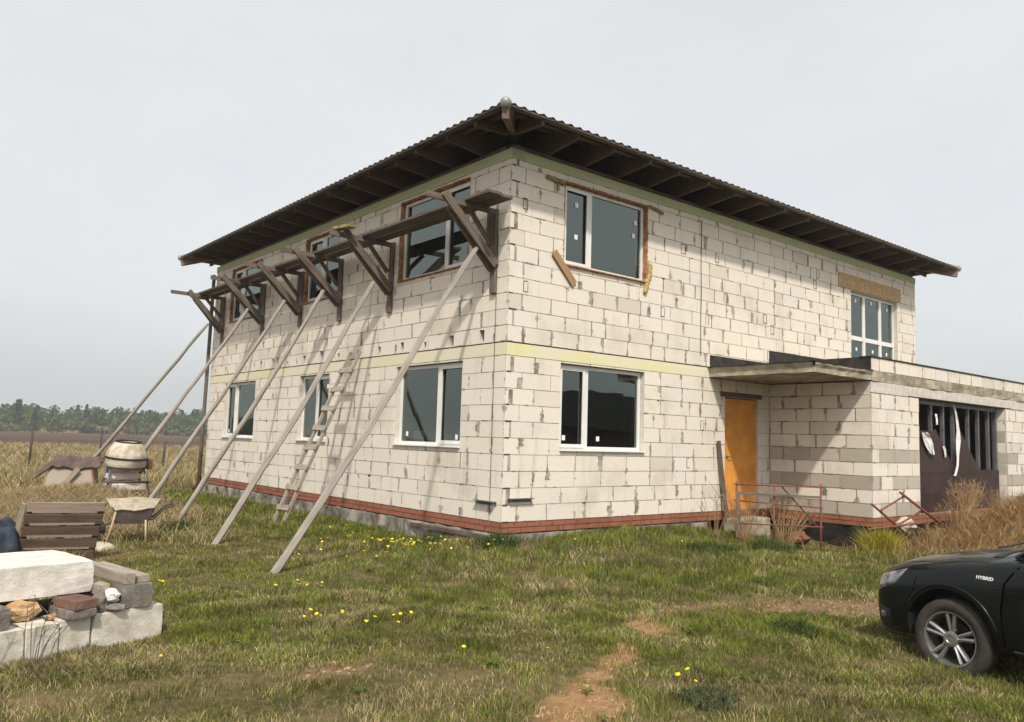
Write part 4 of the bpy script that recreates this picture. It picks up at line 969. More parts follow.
for i,base in ((0,0),(1,(ns-1)*full)):
    for k in range(1,np_-1):   # quads bridging left and right halves
        a=base+k; c=base+k+1 if k+1<np_ else None
    half=[base+k for k in range(np_)]; oth=[base]+[base+full-k for k in range(1,np_-1)]+[base+np_-1]
    for k in range(np_-1):
        q=[half[k],half[k+1],oth[k+1],oth[k]]; q=list(dict.fromkeys(q)); F.append(tuple(q))
me=bpy.data.meshes.new('body'); me.from_pydata([tuple(v) for v in V],[],F); me.update()
bm=bmesh.new(); bm.from_mesh(me); bmesh.ops.recalc_face_normals(bm,faces=bm.faces)
cl_=bm.edges.layers.float.new('crease_edge')
for e in bm.edges:
    a,c=[v.index%full for v in e.verts]; 
    if a==c and a in (7,full-7): e[cl_]=.55
    if a==c and a in (2,full-2,5,full-5): e[cl_]=.35
bm.to_mesh(me); bm.free()
tmp=bpy.data.objects.new('body_tmp',me); COL.objects.link(tmp); ss=tmp.modifiers.new('s','SUBSURF'); ss.levels=ss.render_levels=3
cut_mb=MB()
for ax_ in (AXF,AXR):
    for sg in (1,-1):
        cut_mb.lathe((ax_,sg*.52,WR-.03),(0,sg,0),[(0,.001),(0,.362),(.8,.362),(.8,.001)],40)
cutter=cut_mb.build('cut_tmp',M['black_plastic'])
bo=tmp.modifiers.new('b','BOOLEAN'); bo.object=cutter; bo.operation='DIFFERENCE'; bo.solver='EXACT'
me.materials.append(M['paint'])
bpy.context.view_layer.update(); dg=bpy.context.evaluated_depsgraph_get()
bme=bpy.data.meshes.new_from_object(tmp.evaluated_get(dg))
from mathutils.bvhtree import BVHTree
bvh=BVHTree.FromPolygons([v.co.copy() for v in bme.vertices],[tuple(p.vertices) for p in bme.polygons])
bpy.data.objects.remove(tmp); bpy.data.objects.remove(cutter)
bme.materials.clear(); bme.materials.append(M['paint']); bme.materials.append(M['black_plastic'])
for p in bme.polygons:
    p.use_smooth=True; c=p.center
    r=min(math.hypot(c.x-AXF,c.z-WR+.035),math.hypot(c.x-AXR,c.z-WR+.035)); p.material_index=1 if (abs(c.y)<.80 and r<.3625 and c.z<.75 and r>.0 and (abs(r-.362)<.010 or abs(abs(c.y)-.52)<.004)) or c.z<.20 or (c.z<.245 and c.x>-.32) else 0
CM=Matrix((( cf.x,cl.x,0,CO.x),(cf.y,cl.y,0,CO.y),(0,0,1,CO.z),(0,0,0,1)))
for v in bme.vertices: v.co=CM@v.co
try: bme.set_sharp_from_angle(angle=math.radians(38))
except Exception: pass
bme.name='car_body'; body=link(bme,'body',car)
def side(x,z,off=.004,sg=1):
    h=bvh.ray_cast(Vector((x,sg*2,z)),Vector((0,-sg,0)))
    y=h[0].y if h[0] is not None else sg*.8
    n=h[1] if h[0] is not None else Vector((0,sg,0))
    if n.y*sg<0: n=-n
    return CM@(Vector((x,y,z))+n*off)
def top(x,y,off=.004):
    h=bvh.ray_cast(Vector((x,y,3)),Vector((0,0,-1))); z=h[0].z if h[0] is not None else .9
    return CM@Vector((x,y,z+off))
def patch(b,c00,c10,c11,c01,n,m_,fn,off):
    V=[];F=[]
    for i in range(n+1):
        for j in range(m_+1):
            s,t=i/n,j/m_
            q=[(c00[k]*(1-s)+c10[k]*s)*(1-t)+(c01[k]*(1-s)+c11[k]*s)*t for k in (0,1)]
            edge=(i in (0,n) or j in (0,m_)); V.append(fn(q[0],q[1],-.004 if edge else off))
    for i in range(n):
        for j in range(m_): F.append((i*(m_+1)+j,(i+1)*(m_+1)+j,(i+1)*(m_+1)+j+1,i*(m_+1)+j+1))
    b.mesh(V,F)
def polyline(b,pts,w,fn,off=.002):
    for (p,q) in zip(pts[:-1],pts[1:]):
        n=max(2,int(math.dist(p,q)/.05)); d=Vector((q[0]-p[0],q[1]-p[1])).normalized(); nn=Vector((-d.y,d.x))*w/2
        V=[];F=[]
        for i in range(n+1):
            s=i/n; x,z_=p[0]+(q[0]-p[0])*s,p[1]+(q[1]-p[1])*s
            V += [fn(x+nn.x,z_+nn.y,off),fn(x-nn.x,z_-nn.y,off)]
        for i in range(n): F.append((2*i,2*i+1,2*i+3,2*i+2))
        b.mesh(V,F)
for sg in (1,-1):
    sfn=lambda x,z_,off,sg=sg: side(x,z_,off,sg)
    b=MB(); patch(b,(-.045,.49),(-.30,.615),(-.40,.765),(-.10,.67),14,6,sfn,.006); b.build('headlight',M['lens'],car,smooth=True)
    b=MB(); patch(b,(-.12,.30),(-.20,.30),(-.20,.37),(-.115,.37),4,4,sfn,.010); b.build('fog_lamp',M['lens'],car,smooth=True)
    b=MB(); polyline(b,[(-1.20,.24),(-1.185,.55),(-1.21,.75),(-1.29,.88),(-1.38,.945)],.014,sfn,.0015); polyline(b,[(-2.45,.24),(-2.45,.93)],.010,sfn,.0015); polyline(b,[(-3.25,.55),(-3.38,.93)],.010,sfn,.0015); polyline(b,[(-.36,.40),(-.47,.60),(-.50,.76)],.007,sfn,.0012); b.build('panel_gap',M['gap'],car)
    b=MB()
    polyline(b,[(-1.27,.245),(-3.05,.245)],.035,sfn,.014); b.build('sill_trim',M['black_plastic'],car)
    b=MB(); polyline(b,[(-1.26,.275),(-3.05,.285)],.012,sfn,.016); b.build('sill_highlight',M['steel'],car)
    b=MB(); patch(b,(-.075,.20),(-.26,.20),(-.25,.40),(-.07,.44),6,6,sfn,.004); b.build('bumper_vent',M['black_plastic'],car,smooth=True)
    b=MB(); b.tube([side(x,.20+.0*x,.012,sg) for x in (-.03,-.10,-.20,-.32)],.018,6); b.build('bumper_lip',M['black_plastic'],car,smooth=True)
    b=MB(); b.tube([side(AXF+.395*math.cos(t_),WR-.03+.395*math.sin(t_),.001,sg) for t_ in np.linspace(.12,math.pi-.15,20)],.012,6); b.build('arch_flare',M['paint'],car,smooth=True); b=MB(); b.tube([side(AXR+.395*math.cos(t_),WR-.03+.395*math.sin(t_),.001,sg) for t_ in np.linspace(.12,math.pi-.15,20)],.012,6); b.build('arch_flare',M['paint'],car,smooth=True)
    for xd in (-2.22,-3.1):
        b=MB(); p=[side(xd+.1-.05*i,.83+.004*math.sin(i),.03 if 0<i<4 else .004,sg) for i in range(5)]; b.tube(p,.014,8); b.build('door_handle',M['paint'],car,smooth=True)
    b=MB(); c=cw(-1.55,sg*.93,1.03)
    bmv=bmesh.new(); bmesh.ops.create_icosphere(bmv,subdivisions=3,radius=1)
    V=[c+cf*(v.co.x*.075)+cl*(v.co.y*.11)+Zv*(v.co.z*.07) for v in bmv.verts]; F=[tuple(v.index for v in f.verts) for f in bmv.faces]; bmv.free(); b.mesh(V,F)
    b.tube([cw(-1.51,sg*.76,.95),cw(-1.54,sg*.88,1.0)],.022,8); b.build('mirror',M['paint'],car,smooth=True)
    for ax_ in (AXF,AXR):
        c=cw(ax_,sg*.62,WR-LIFT); A=cl*sg
        b=MB(); b.lathe(c,A,[(.0,.205),(.0,.27),(.015,.300),(.04,WR),(.16,WR),(.185,.302),(.198,.27),(.196,.218),(.17,.208)],48); wh=b.build('wheel',M['tyre'],car,smooth=True)
        b=MB(); b.lathe(c,A,[(.05,.205),(.185,.207),(.196,.214),(.194,.203),(.175,.196),(.06,.18)],48); 
        for k in range(10):
            base=2*math.pi*(k//2)/5+.35; off=(-.16 if k%2 else .16); th=base+off
            def pt(r,dth,d): 
                a=th+dth; return c+(cf*math.cos(a)+Zv*math.sin(a))*r+A*d
            r0,r1=.052,.197; w0,w1=.26,.075
            q=[pt(r0,-w0,.165),pt(r0,w0,.165),pt(r1,w1,.188),pt(r1,-w1,.188)]; qq=[p-A*.03 for p in q]; mid=[(q[0]+q[1])/2+A*.012,(q[2]+q[3])/2+A*.008]
            b.mesh(q+qq+mid,[(0,8,9,3),(8,1,2,9),(1,0,4,5) if 0 else (0,4,7,3),(1,2,6,5),(4,5,6,7)])
        b.build('rim',M['rim'],wh,smooth=False)
        b=MB(); b.lathe(c,A,[(.17,.062),(.186,.058),(.190,.035),(.184,.030),(.186,.001)],24)
        for k in range(5):
            a=2*math.pi*k/5+.65; b.lathe(c+(cf*math.cos(a)+Zv*math.sin(a))*.075,A,[(.15,.012),(.172,.011),(.174,.001)],8)
        b.build('hub',M['rim'],wh,smooth=False)
        b=MB(); b.lathe(c,A,[(.03,.001),(.03,.20)],32); b.lathe(c,A,[(.06,.12),(.075,.12),(.075,.03)],24); b.build('brake',M['black_plastic'],wh)
# greenhouse
bl=[(-1.05,0),(-1.09,.35),(-1.25,.66),(-1.42,.735),(-2.6,.74),(-3.5,.735),(-4.05,.68),(-4.26,.45),(-4.30,0)]
rl=[(-1.92,0),(-1.94,.28),(-2.0,.50),(-2.1,.555),(-2.75,.575),(-3.4,.565),(-3.85,.53),(-3.98,.34),(-4.02,0)]
zb_=[.985,.972,.945,.94,.95,.965,.975,.97,.97]; zr=[1.455,1.45,1.435,1.43,1.45,1.44,1.42,1.42,1.425]
def band(sg,i0,i1,b,fr0=0,fr1=1,off=0):
    V=[];F=[]; n=8
    for i in range(i0,i1+1):
        for k in range(n+1):
            s=fr0+(fr1-fr0)*k/n; bow=.03*math.sin(math.pi*s)
            x=bl[i][0]+(rl[i][0]-bl[i][0])*s+(bow if i<3 else 0); y=bl[i][1]+(rl[i][1]-bl[i][1])*s+bow*.6*(1 if i>=2 else 0)+off*(1 if bl[i][1]>.3 else 0); z_=zb_[i]+(zr[i]-zb_[i])*s
            V.append(cw(x+(off if i<3 else 0),sg*y,z_))
    for i in range(i1-i0):
        for k in range(n): F.append((i*(n+1)+k,(i+1)*(n+1)+k,(i+1)*(n+1)+k+1,i*(n+1)+k+1))
    b.mesh(V,F)
b=MB(); band(1,0,2,b); band(-1,0,2,b); b.build('windscreen',M['car_glass'],car,smooth=True,weld=True)
for sg in (1,-1):
    b=MB(); band(sg,3,6,b); b.build('side_window',M['car_glass'],car,smooth=True)
b=MB(); band(1,7,8,b); band(-1,7,8,b); b.build('rear_window',M['car_glass'],car,smooth=True,weld=True)
for sg in (1,-1):
    b=MB(); band(sg,2,3,b,-.12,1.04,.012); band(sg,6,7,b,-.1,1.04,.012); b.build('pillar',M['paint'],car,smooth=True)
    b=MB(); b.tube([cw(bl[2][0]+(rl[2][0]-bl[2][0])*s+.03*math.sin(math.pi*s)+.012,sg*(bl[2][1]+(rl[2][1]-bl[2][1])*s+.028),zb_[2]+(zr[2]-zb_[2])*s+.012) for s in np.linspace(-.02,1,8)],.013,6); b.build('windscreen_trim',M['steel'],car,smooth=True)
    b=MB(); 
    for i in (4,5): b.beam(cw(bl[i][0],sg*(bl[i][1]+.008),zb_[i]-.02),cw(rl[i][0],sg*(rl[i][1]+.012),zr[i]),.07,.03,up=cl); 
    b.build('pillar',M['black_plastic'],car)
    b=MB(); b.tube([cw(x,sg*(y+.01),z_-.005) for (x,y),z_ in zip(bl[2:8],zb_[2:8])],.014,6); b.build('belt_trim',M['black_plastic'],car,smooth=True)
b=MB(); V=[];F=[]
for i in range(len(rl)):
    x,y=rl[i]; xc=min(max(x,-3.8),-2.3)
    for k in range(5):
        s=k/4; V.append(cw(x+(xc-x)*s,y*(1-s)+0,zr[i]+.01+.035*math.sin(s*math.pi/2)))
for i in range(len(rl)-1):
    for k in range(4): F.append((i*5+k,(i+1)*5+k,(i+1)*5+k+1,i*5+k+1))
b.mesh(V,F); V2=[]
n0=len(V); b.mesh([p+0*Zv-2*cl*((p-CO).dot(cl)) for p in V],F)
o=b.build('roof',M['paint'],car,smooth=True,weld=True); sd=o.modifiers.new('s','SOLIDIFY'); sd.thickness=.03
b=MB(); polyline(b,[(-1.04,y) for y in (-.60,.60)] ,.08,lambda x,y,off: top(x,y,off),.004)
b.build('cowl',M['black_plastic'],car)
for y0 in (.1,-.5):
    b=MB(); b.tube([cw(-1.08,y0+.55,1.005),cw(-1.17,y0+.2,1.05),cw(-1.13,y0-.1,1.03)],.009,6); b.build('wiper',M['black_plastic'],car,smooth=True)
b=MB(); polyline(b,[(-.16,.55),(-.6,.70),(-1.05,.735)],.008,lambda x,y,off: top(x,y,off),.0015); polyline(b,[(-.16,-.55),(-.6,-.70),(-1.05,-.735)],.008,lambda x,y,off: top(x,y,off),.0015); b.build('bonnet_gap',M['gap'],car)
b=MB()
for k in range(4): 
    z_=.36+.05*k; b.tube([CM@Vector((-.012-.5*abs(y)**2.6+.02,y,z_)) for y in np.linspace(-.42,.42,9)],.010,6)
b.build('grille',M['black_plastic'],car)
b=MB(); b.beam(cw(.03,-.26,.44),cw(.03,.26,.44),.012,.11); b.build('number_plate',M['sticker'],car)
for sg in (1,-1):
    b=MB(); patch(b,(-4.12,.62),(-4.30,.62),(-4.28,.90),(-4.10,.93),6,6,lambda x,z_,off,sg=sg: side(x,z_,off,sg),.006); b.build('tail_lamp',M['red_pipe'],car,smooth=True)
fc=bpy.data.curves.new('badge','FONT'); fc.body='HYBRID'; fc.size=.037; fc.extrude=.0015; fc.offset=.0005; fc.align_x='CENTER'; fc.space_character=1.05
bad=bpy.data.objects.new('badge_tmp',fc); COL.objects.link(bad); bpy.context.view_layer.update()
fm=bpy.data.meshes.new_from_object(bad.evaluated_get(bpy.context.evaluated_depsgraph_get())); bpy.data.objects.remove(bad); fm.materials.clear(); fm.materials.append(M['sticker'])
bad=bpy.data.objects.new('badge',fm); COL.objects.link(bad)
bp=side(-1.065,.765,.006); q=side(-.985,.765,.006); q2=side(-1.065,.79,.006)
bx=(bp-q).normalized(); bz=(q2-bp).normalized(); bn=bx.cross(bz).normalized(); bz=bn.cross(bx)
bad.matrix_world=Matrix(((bx.x,bz.x,bn.x,bp.x),(bx.y,bz.y,bn.y,bp.y),(bx.z,bz.z,bn.z,bp.z),(0,0,0,1))); 
mw=bad.matrix_world.copy(); bad.parent=car; bad.matrix_parent_inverse=WORLD[car.name].inverted(); bad.matrix_basis=mw
# ------------------------------------------------------------------ vegetation
def blades(name,x,y,z,h,w,lean,col,mat='blade'):
    n=len(x); th=RNG.uniform(0,2*np.pi,n); ph=RNG.uniform(0,2*np.pi,n)
    sx,sy=np.cos(th)*w/2,np.sin(th)*w/2; lx,ly=np.cos(ph)*lean*h,np.sin(ph)*lean*h
    P=np.empty((n,5,3),np.float32)
    P[:,0]=np.stack([x-sx,y-sy,z-.015],-1); P[:,1]=np.stack([x+sx,y+sy,z-.015],-1)
    P[:,2]=np.stack([x+sx*.8+lx*.35,y+sy*.8+ly*.35,z+h*.58],-1); P[:,3]=np.stack([x-sx*.8+lx*.35,y-sy*.8+ly*.35,z+h*.58],-1)
    P[:,4]=np.stack([x+lx,y+ly,z+h],-1)
    me=bpy.data.meshes.new(name); me.vertices.add(n*5); me.vertices.foreach_set('co',P.ravel())
    base=(np.arange(n)*5)[:,None]; L=np.concatenate([base+np.array([[0,1,2,3]]),base+np.array([[3,2,4]])],1).ravel()
    me.loops.add(len(L)); me.loops.foreach_set('vertex_index',L)
    st=np.stack([np.arange(n)*7,np.arange(n)*7+4],-1).ravel(); to=np.tile([4,3],n)
    me.polygons.add(2*n); me.polygons.foreach_set('loop_start',st); me.polygons.foreach_set('loop_total',to); me.update(calc_edges=True)
    at=me.color_attributes.new('tint','FLOAT_COLOR','POINT'); c=np.repeat(np.c_[col,np.ones(n)],5,axis=0); at.data.foreach_set('color',c.astype(np.float32).ravel())
    me.materials.append(M[mat]); return link(me,name)
def in_house(x,y):
    return ((x>-.03)&(y>-.03)&(x<HX+.2)&(y<HY+.2))|((x>AX-.02)&(y>AD-.02)&(x<GX1+.1)&(y<GY1))|((x>5.25)&(x<6.45)&(y>-.5)&(y<0))
PB=lambda x,y: ((x-B0.x)*e1.x+(y-B0.y)*e1.y, (x-B0.x)*e2.x+(y-B0.y)*e2.y)
def in_pile(x,y):
    a,c=PB(x,y); return (a>-.01)&(a<1.7)&(c>0)&(c<1.0)
VAZ=.6864; CAM=Vector((-7.63,-9.4606,1.2183))
def sample(n,d0,d1,power):
    """points around the viewpoint, number per area ~ D^-power"""
    u=RNG.random(n); k=2-power
    D=(d0**k+u*(d1**k-d0**k))**(1/k); a=VAZ+RNG.uniform(-.80,.80,n)
    return CAM.x+D*np.sin(a),CAM.y+D*np.cos(a),D
GREEN=lambda x,y: np.maximum.reduce([gauss(x,y,-.7,5,1.1,9)*.9, gauss(x,y,2.6,-.6,3.6,.9), .7*gauss(x,y,1.0,-2.5,4.0,1.5), .55*gauss(x,y,-1.5,17,2.0,3)])
def grass(n,d0,d1,power,wmul=1.0):
    x,y,D=sample(n,d0,d1,power)
    org,bare,straw,mnd=ORANGE(x,y),BARE(x,y),STRAW(x,y),MOUND(x,y)
    clump=fbm(x*3.2,y*3.2,101,3); big=fbm(x*.8,y*.8,131,3)
    dens=.35+.9*sm(clump,.30,.62); dens*=1-.8*gauss(x,y,WHEEL.x+.1,WHEEL.y-.1,.55,.8); dens*=1-.82*org; dens*=1-.58*bare; dens*=1-.55*mnd*sm(fbm(x*1.1,y*1.1,171,3),.40,.62)
    keep=(RNG.random(n)<dens)&~in_house(x,y)&~in_pile(x,y)
    x,y,D,straw,mnd,bare,clump,big=[v[keep] for v in (x,y,D,straw,mnd,bare,clump,big)]; n=len(x); gr=GREEN(x,y)
    h=(.016+.034*sm(clump,.35,.75)+.016*RNG.random(n))*(.75+.55*big); h=h*(1+1.7*gr)
    h=np.where(straw>.5,.06+.12*RNG.random(n)*(.6+clump),h); h=np.where((straw>.5)&(y>13),.20+.30*RNG.random(n),h)
    h=np.where(mnd>.45,.05+.15*RNG.random(n),h); h*=1-.45*bare
    dry=np.clip(.24+1.7*(big-.5)+1.2*(fbm(x*2.6,y*2.6,151,3)-.5)-.55*gr+.1*bare,0,1); dry=np.maximum(dry,np.maximum(straw,mnd)*.97)
    r=RNG.random(n); isdry=r<dry; v=RNG.uniform(.42,1.62,n)[:,None]
    g1=np.array([.085,.112,.016]); g2=np.array([.200,.205,.046]); mixg=RNG.random(n)[:,None]
    col=(g1*(1-mixg)+g2*mixg)*v
    d1_=np.array([.24,.195,.098]); d2_=np.array([.38,.305,.165]); d3=np.array([.23,.115,.045])
    dcol=(d1_*(1-mixg)+d2_*mixg)*v; dcol=np.where(((mnd>.4)&(RNG.random(n)<.6))[:,None],d3*v*1.15,dcol)
    col=np.where(isdry[:,None],dcol,col)*(.72+.56*sm(fbm(x*4.5,y*4.5,191,3)+.5*(fbm(x*1.2,y*1.2,193,2)-.5),.28,.72))[:,None]
    w=np.clip(.0016+.00058*D,.003,.035)*RNG.uniform(.7,1.3,n)*wmul
    lean=np.where(isdry,RNG.uniform(.3,1.5,n),RNG.uniform(.1,.9,n))
    return x,y,H(x,y),h,w,lean,col,straw,mnd
parts=[grass(210000,2.0,9,1.15),grass(400000,6,24,1.75)]
cat=[np.concatenate([p[i] for p in parts]) for i in range(9)]
mgrass=(cat[7]<=.5)&(cat[8]<=.45)
o=blades('grass',*[c[mgrass] for c in cat[:7]]); tag(o,'patchy short grass, green mixed with dry straw blades, covering the yard','grass',kind='stuff')
dm=~mgrass; o=blades('dry_grass',*[c[dm] for c in cat[:7]]); tag(o,'dry tan and rust coloured grass on the heaps beside the garage and fence','dry grass',kind='stuff')
f=grass(170000,20,78,1.5,1.2); o=blades('straw_field',*f[:7]); tag(o,'tall dry straw-coloured grass filling the field behind the fence','straw',kind='stuff')
# extra dry grass on the spoil mound and straw heap
def extra(name,n,cx,cy,rx,ry,hh,lab,cat_,c0,c1):
    x=RNG.normal(cx,rx,n); y=RNG.normal(cy,ry,n); k=~in_house(x,y); x,y=x[k],y[k]; n=len(x); m_=RNG.random(n)[:,None]
    D=np.hypot(x-CAM.x,y-CAM.y)
    o=blades(name,x,y,H(x,y),RNG.uniform(.4,1,n)*hh,.0025+.00055*D*RNG.uniform(.6,1.2,n),RNG.uniform(.3,1.8,n),(np.array(c0)*(1-m_)+np.array(c1)*m_)*RNG.uniform(.6,1.3,n)[:,None]); tag(o,lab,cat_,kind='stuff')
extra('mound_straw',15000,11.2,-3.6,2.4,.75,.26,'rusty tan tangle of dry grass over the mound before the garage','dry grass',(.22,.115,.05),(.38,.25,.12))
extra('heap_straw',26000,-4.9,7.4,1.1,1.5,.24,'matted tan straw over the heap behind the pallet','dry grass',(.32,.235,.125),(.46,.36,.21))
# tall dry weeds and leafy clumps, each a plant of its own
def dry_weed(x,y,h,n,spread,label,seed,leanx=0,mat='stalk',group='dry weeds standing before the porch'):
    r=random.Random(seed); b=MB(); g=hz(x,y)-.05
    for i in range(int(n*1.9)):
        a=r.uniform(0,6.28); l=h*r.uniform(.55,1.1); sp=spread*r.uniform(.2,1)
        p0=Vector((x+.1*math.cos(a)*r.random(),y+.1*math.sin(a)*r.random(),g)); p2=p0+Vector((math.cos(a)*sp+leanx,math.sin(a)*sp*.5,l)); p1=p0.lerp(p2,.5)+Vector((-leanx*.25,0,.08*h))
        b.tube([p0,p1,p2],[.0045,.0036,.0018],4,caps=False)
        for k in range(3):
            s=r.uniform(.4,1); q=p1.lerp(p2,s) ; d=Vector((r.uniform(-1,1),r.uniform(-1,1),r.uniform(.1,1)))*.12*h; b.tube([q,q+d],[.003,.0015],3,caps=False)
    tag(b.build('dry_weed',M[mat],None),label,'weed',group)
WD=[(4.55,-1.1,1.0,12,.75,'tall dry weed leaning left over the wooden post before the orange door',-.25),(5.05,-1.55,.95,16,.7,'bushy dry weed between the red posts of the porch railing',.12),
    (5.6,-1.2,.85,14,.6,'dry weed rising under the porch before the block side wall',.25),(4.15,-.75,.75,9,.5,'low dry weed in the grass left of the porch railing',-.1),(4.9,-.8,1.05,12,.6,'dry weed standing before the door step',.2),
    (8.4,-3.0,.85,22,.6,'dry weed growing through the fallen red trestle',.05),(9.5,-2.75,.95,60,.5,'large round dry weed before the left half of the brown gate',.05),(10.6,-2.9,.6,24,.4,'dry weed on the mound before the middle of the brown gate',0),
    (12.6,-3.0,.55,26,.5,'dry weed on the mound below the right gate post',0),(7.0,-3.2,.45,16,.25,'low dry weed left of the fallen red trestle',0)]
for sx,lab in ((1.05,'thin dark dry stalks standing in front of the big white block'),(1.42,'thin dry stalks before the left end of the block pile')):
    q_=B0+e1*sx-e2*.10; WD.append((q_.x,q_.y,.52,4,.20,lab,.05))
for k,wd_ in enumerate(WD): dry_weed(*wd_[:6],k+60,wd_[6],'stalk' if k<10 else 'w_dark','dry weeds standing before the porch and garage' if k<10 else 'dry stalks before the block pile')
def clump(name,x,y,r_,h,n,label,c0,c1,flowers=0,wid=.012):
    a=RNG.uniform(0,2*np.pi,n); d=r_*np.sqrt(RNG.random(n)); px,py=x+d*np.cos(a),y+d*np.sin(a); m_=RNG.random(n)[:,None]
    o=blades(name,px,py,H(px,py),h*RNG.uniform(.5,1.1,n)*(1-.5*(d/r_)**2),np.full(n,wid)*RNG.uniform(.6,1.4,n),RNG.uniform(.2,1.2,n),(np.array(c0)*(1-m_)+np.array(c1)*m_)*RNG.uniform(.7,1.25,n)[:,None]); tag(o,label,'plant')
dg=(.040,.062,.016); lg=(.085,.115,.030); gg=(.10,.115,.055)
clump('leafy_weed',-.84,-5.3,.22,.16,420,'dark green leafy tuft on the bare ground left of the car',dg,lg)
clump('leafy_weed',-3.1,-6.05,.22,.10,420,'grey-green leafy rosette with yellow blooms in the bottom foreground',(.06,.075,.04),gg)
clump('leafy_weed',-.22,-.28,.26,.30,420,'dark bushy weed at the foot of the near house corner',dg,lg)
clump('leafy_weed',5.95,-2.75,.30,.46,900,'yellow-green bush left of the fallen red trestle',(.26,.24,.03),(.42,.36,.05))
clump('leafy_weed',-3.2,4.6,.28,.22,360,'dark green nettle tuft right of the wheelbarrow',dg,lg)
clump('leafy_weed',4.1,-1.9,.4,.22,420,'green leafy tuft in grass before the porch railing',dg,lg)
clump('leafy_weed',2.9,-1.6,.4,.20,420,'lush green tuft below the ground-floor front window',dg,lg)
clump('leafy_weed',-.6,.9,.3,.24,360,'green tuft among dandelions by the footing of the long wall',dg,lg)
clump('leafy_weed',.4,13.4,.5,.35,420,'dark bush behind the far corner of the house',(.05,.045,.03),(.09,.08,.045))
# broad-leaved rosettes in the lawn
def rosette(seed):
    r=random.Random(seed); b=MB()
    for i in range(r.randint(8,12)):
        a=i*2.4+r.uniform(-.3,.3); l=r.uniform(.05,.10); w_=l*r.uniform(.22,.34); d=Vector((math.cos(a),math.sin(a),0)); sd_=Vector((-d.y,d.x,0)); c=r.uniform(.7,1.2)
        prof=[(0,.25,.0),(.35,.8,.35),(.7,1.0,.45),(.92,.5,.38),(1,.05,.30)]; V=[]
        for (t_,ww,zz_) in prof:
            p=d*l*t_+Zv*(l*zz_); V += [p-sd_*w_*ww/1.0*.5+Zv*.006,p,p+sd_*w_*ww*.5+Zv*.006]
        F=[]
        for k in range(4): F += [(3*k,3*k+1,3*k+4,3*k+3),(3*k+1,3*k+2,3*k+5,3*k+4)]
        b.mesh(V,F,tint=(.095*c,.130*c,.026*c))
    return b
ros=[rosette(k).build('rosette_weed',M['leaf']) for k in range(3)]; rr2=random.Random(21); used=0
while used<44:
    D=3.6+7*rr2.random()**1.5; a=VAZ+rr2.uniform(-.62,.62); x,y=CAM.x+D*math.sin(a),CAM.y+D*math.cos(a)
    xa,ya=np.array([x]),np.array([y])
    if in_house(xa,ya)[0] or in_pile(xa,ya)[0] or STRAW(xa,ya)[0]>.3 or MOUND(xa,ya)[0]>.3 or math.hypot(x-WHEEL.x,y-WHEEL.y)<1.2 or x>-.9 and y<-5.2: continue
    o=ros[used] if used<3 else ros[used%3].copy()
    if used>=3: COL.objects.link(o)
    o.location=(x,y,hz(x,y)+.004); o.rotation_euler=(0,0,rr2.uniform(0,6.28)); s_=rr2.uniform(.5,1.0); o.scale=(s_,s_,s_); used+=1
    tag(o,'low broad-leaved green weed rosette in the foreground lawn','weed','leaf rosettes in the lawn')
# dandelions: one flower head modelled, then copied
b=MB(); b.tube([(0,0,-.05),(.004,.002,.03),(0,0,.075)],[.0025,.002,.002],5); 
o0=b.build('dandelion',M['blade'],None); o0.data.materials.clear(); o0.data.materials.append(M['stalk'])
b=MB(); prof=[(.0,.004),(.004,.016),(.008,.023),(.014,.020),(.017,.008),(.0175,.001)]; b.lathe((0,0,.070),(.25,-.35,1),prof,9); hd=b.build('flower_head',M['yellow'],o0,smooth=False)
FZ=[(-.95,.9,.6,1.0,58,'yellow dandelion in the patch beside the footing of the long wall'),(-1.3,2.5,.5,.8,8,'yellow dandelion in the patch beside the footing of the long wall'),(-.15,-.25,.25,.15,6,'pale dandelion blooming at the foot of the near house corner'),
    (-4.2,-2.8,.25,.12,6,'yellow dandelion in the small cluster in mid foreground grass'),(-3.8,-3.2,.22,.10,7,'dandelion in the cluster right of the mid foreground one'),(-3.75,-1.3,.3,.15,7,'dandelion near the foot of the nearest prop pole'),
    (-3.0,-5.8,.05,.05,3,'dandelion blooming in the grey-green rosette at the bottom'),(-4.95,-.6,.05,.05,2,'dandelion in grass just right of the block pile'),(-5.75,-3.4,.03,.03,1,'single dandelion in grass before the block pile'),(-3.6,-4.5,.3,.3,2,'lone pale dandelion in the centre foreground grass'),(-2.2,.5,.7,.7,10,'scattered dandelion between the two nearest prop poles'),(1.2,-.9,1.2,.4,7,'dandelion in grass below the front window')]
first=True; rf=random.Random(3)
for (cx,cy,rx,ry,n,lab) in FZ:
    for i in range(n):
        x,y=cx+rf.gauss(0,rx*.6),cy+rf.gauss(0,ry*.6)
        if x>-.08 and y>-.08: x=-.2-rf.random()*.4
        if first: o,h_=o0,hd; first=False
        else:
            o=o0.copy(); COL.objects.link(o); h_=hd.copy(); COL.objects.link(h_); h_.parent=o
        o.location=(x,y,hz(x,y)+rf.uniform(.0,.06)); o.rotation_euler=(rf.uniform(-.15,.15),rf.uniform(-.15,.15),rf.uniform(0,6.28)); s=rf.uniform(.55,.9)*(1.2 if cy>.3 else 1); o.scale=(s,s,s)
        tag(o,lab,'flower','dandelions in the grass')
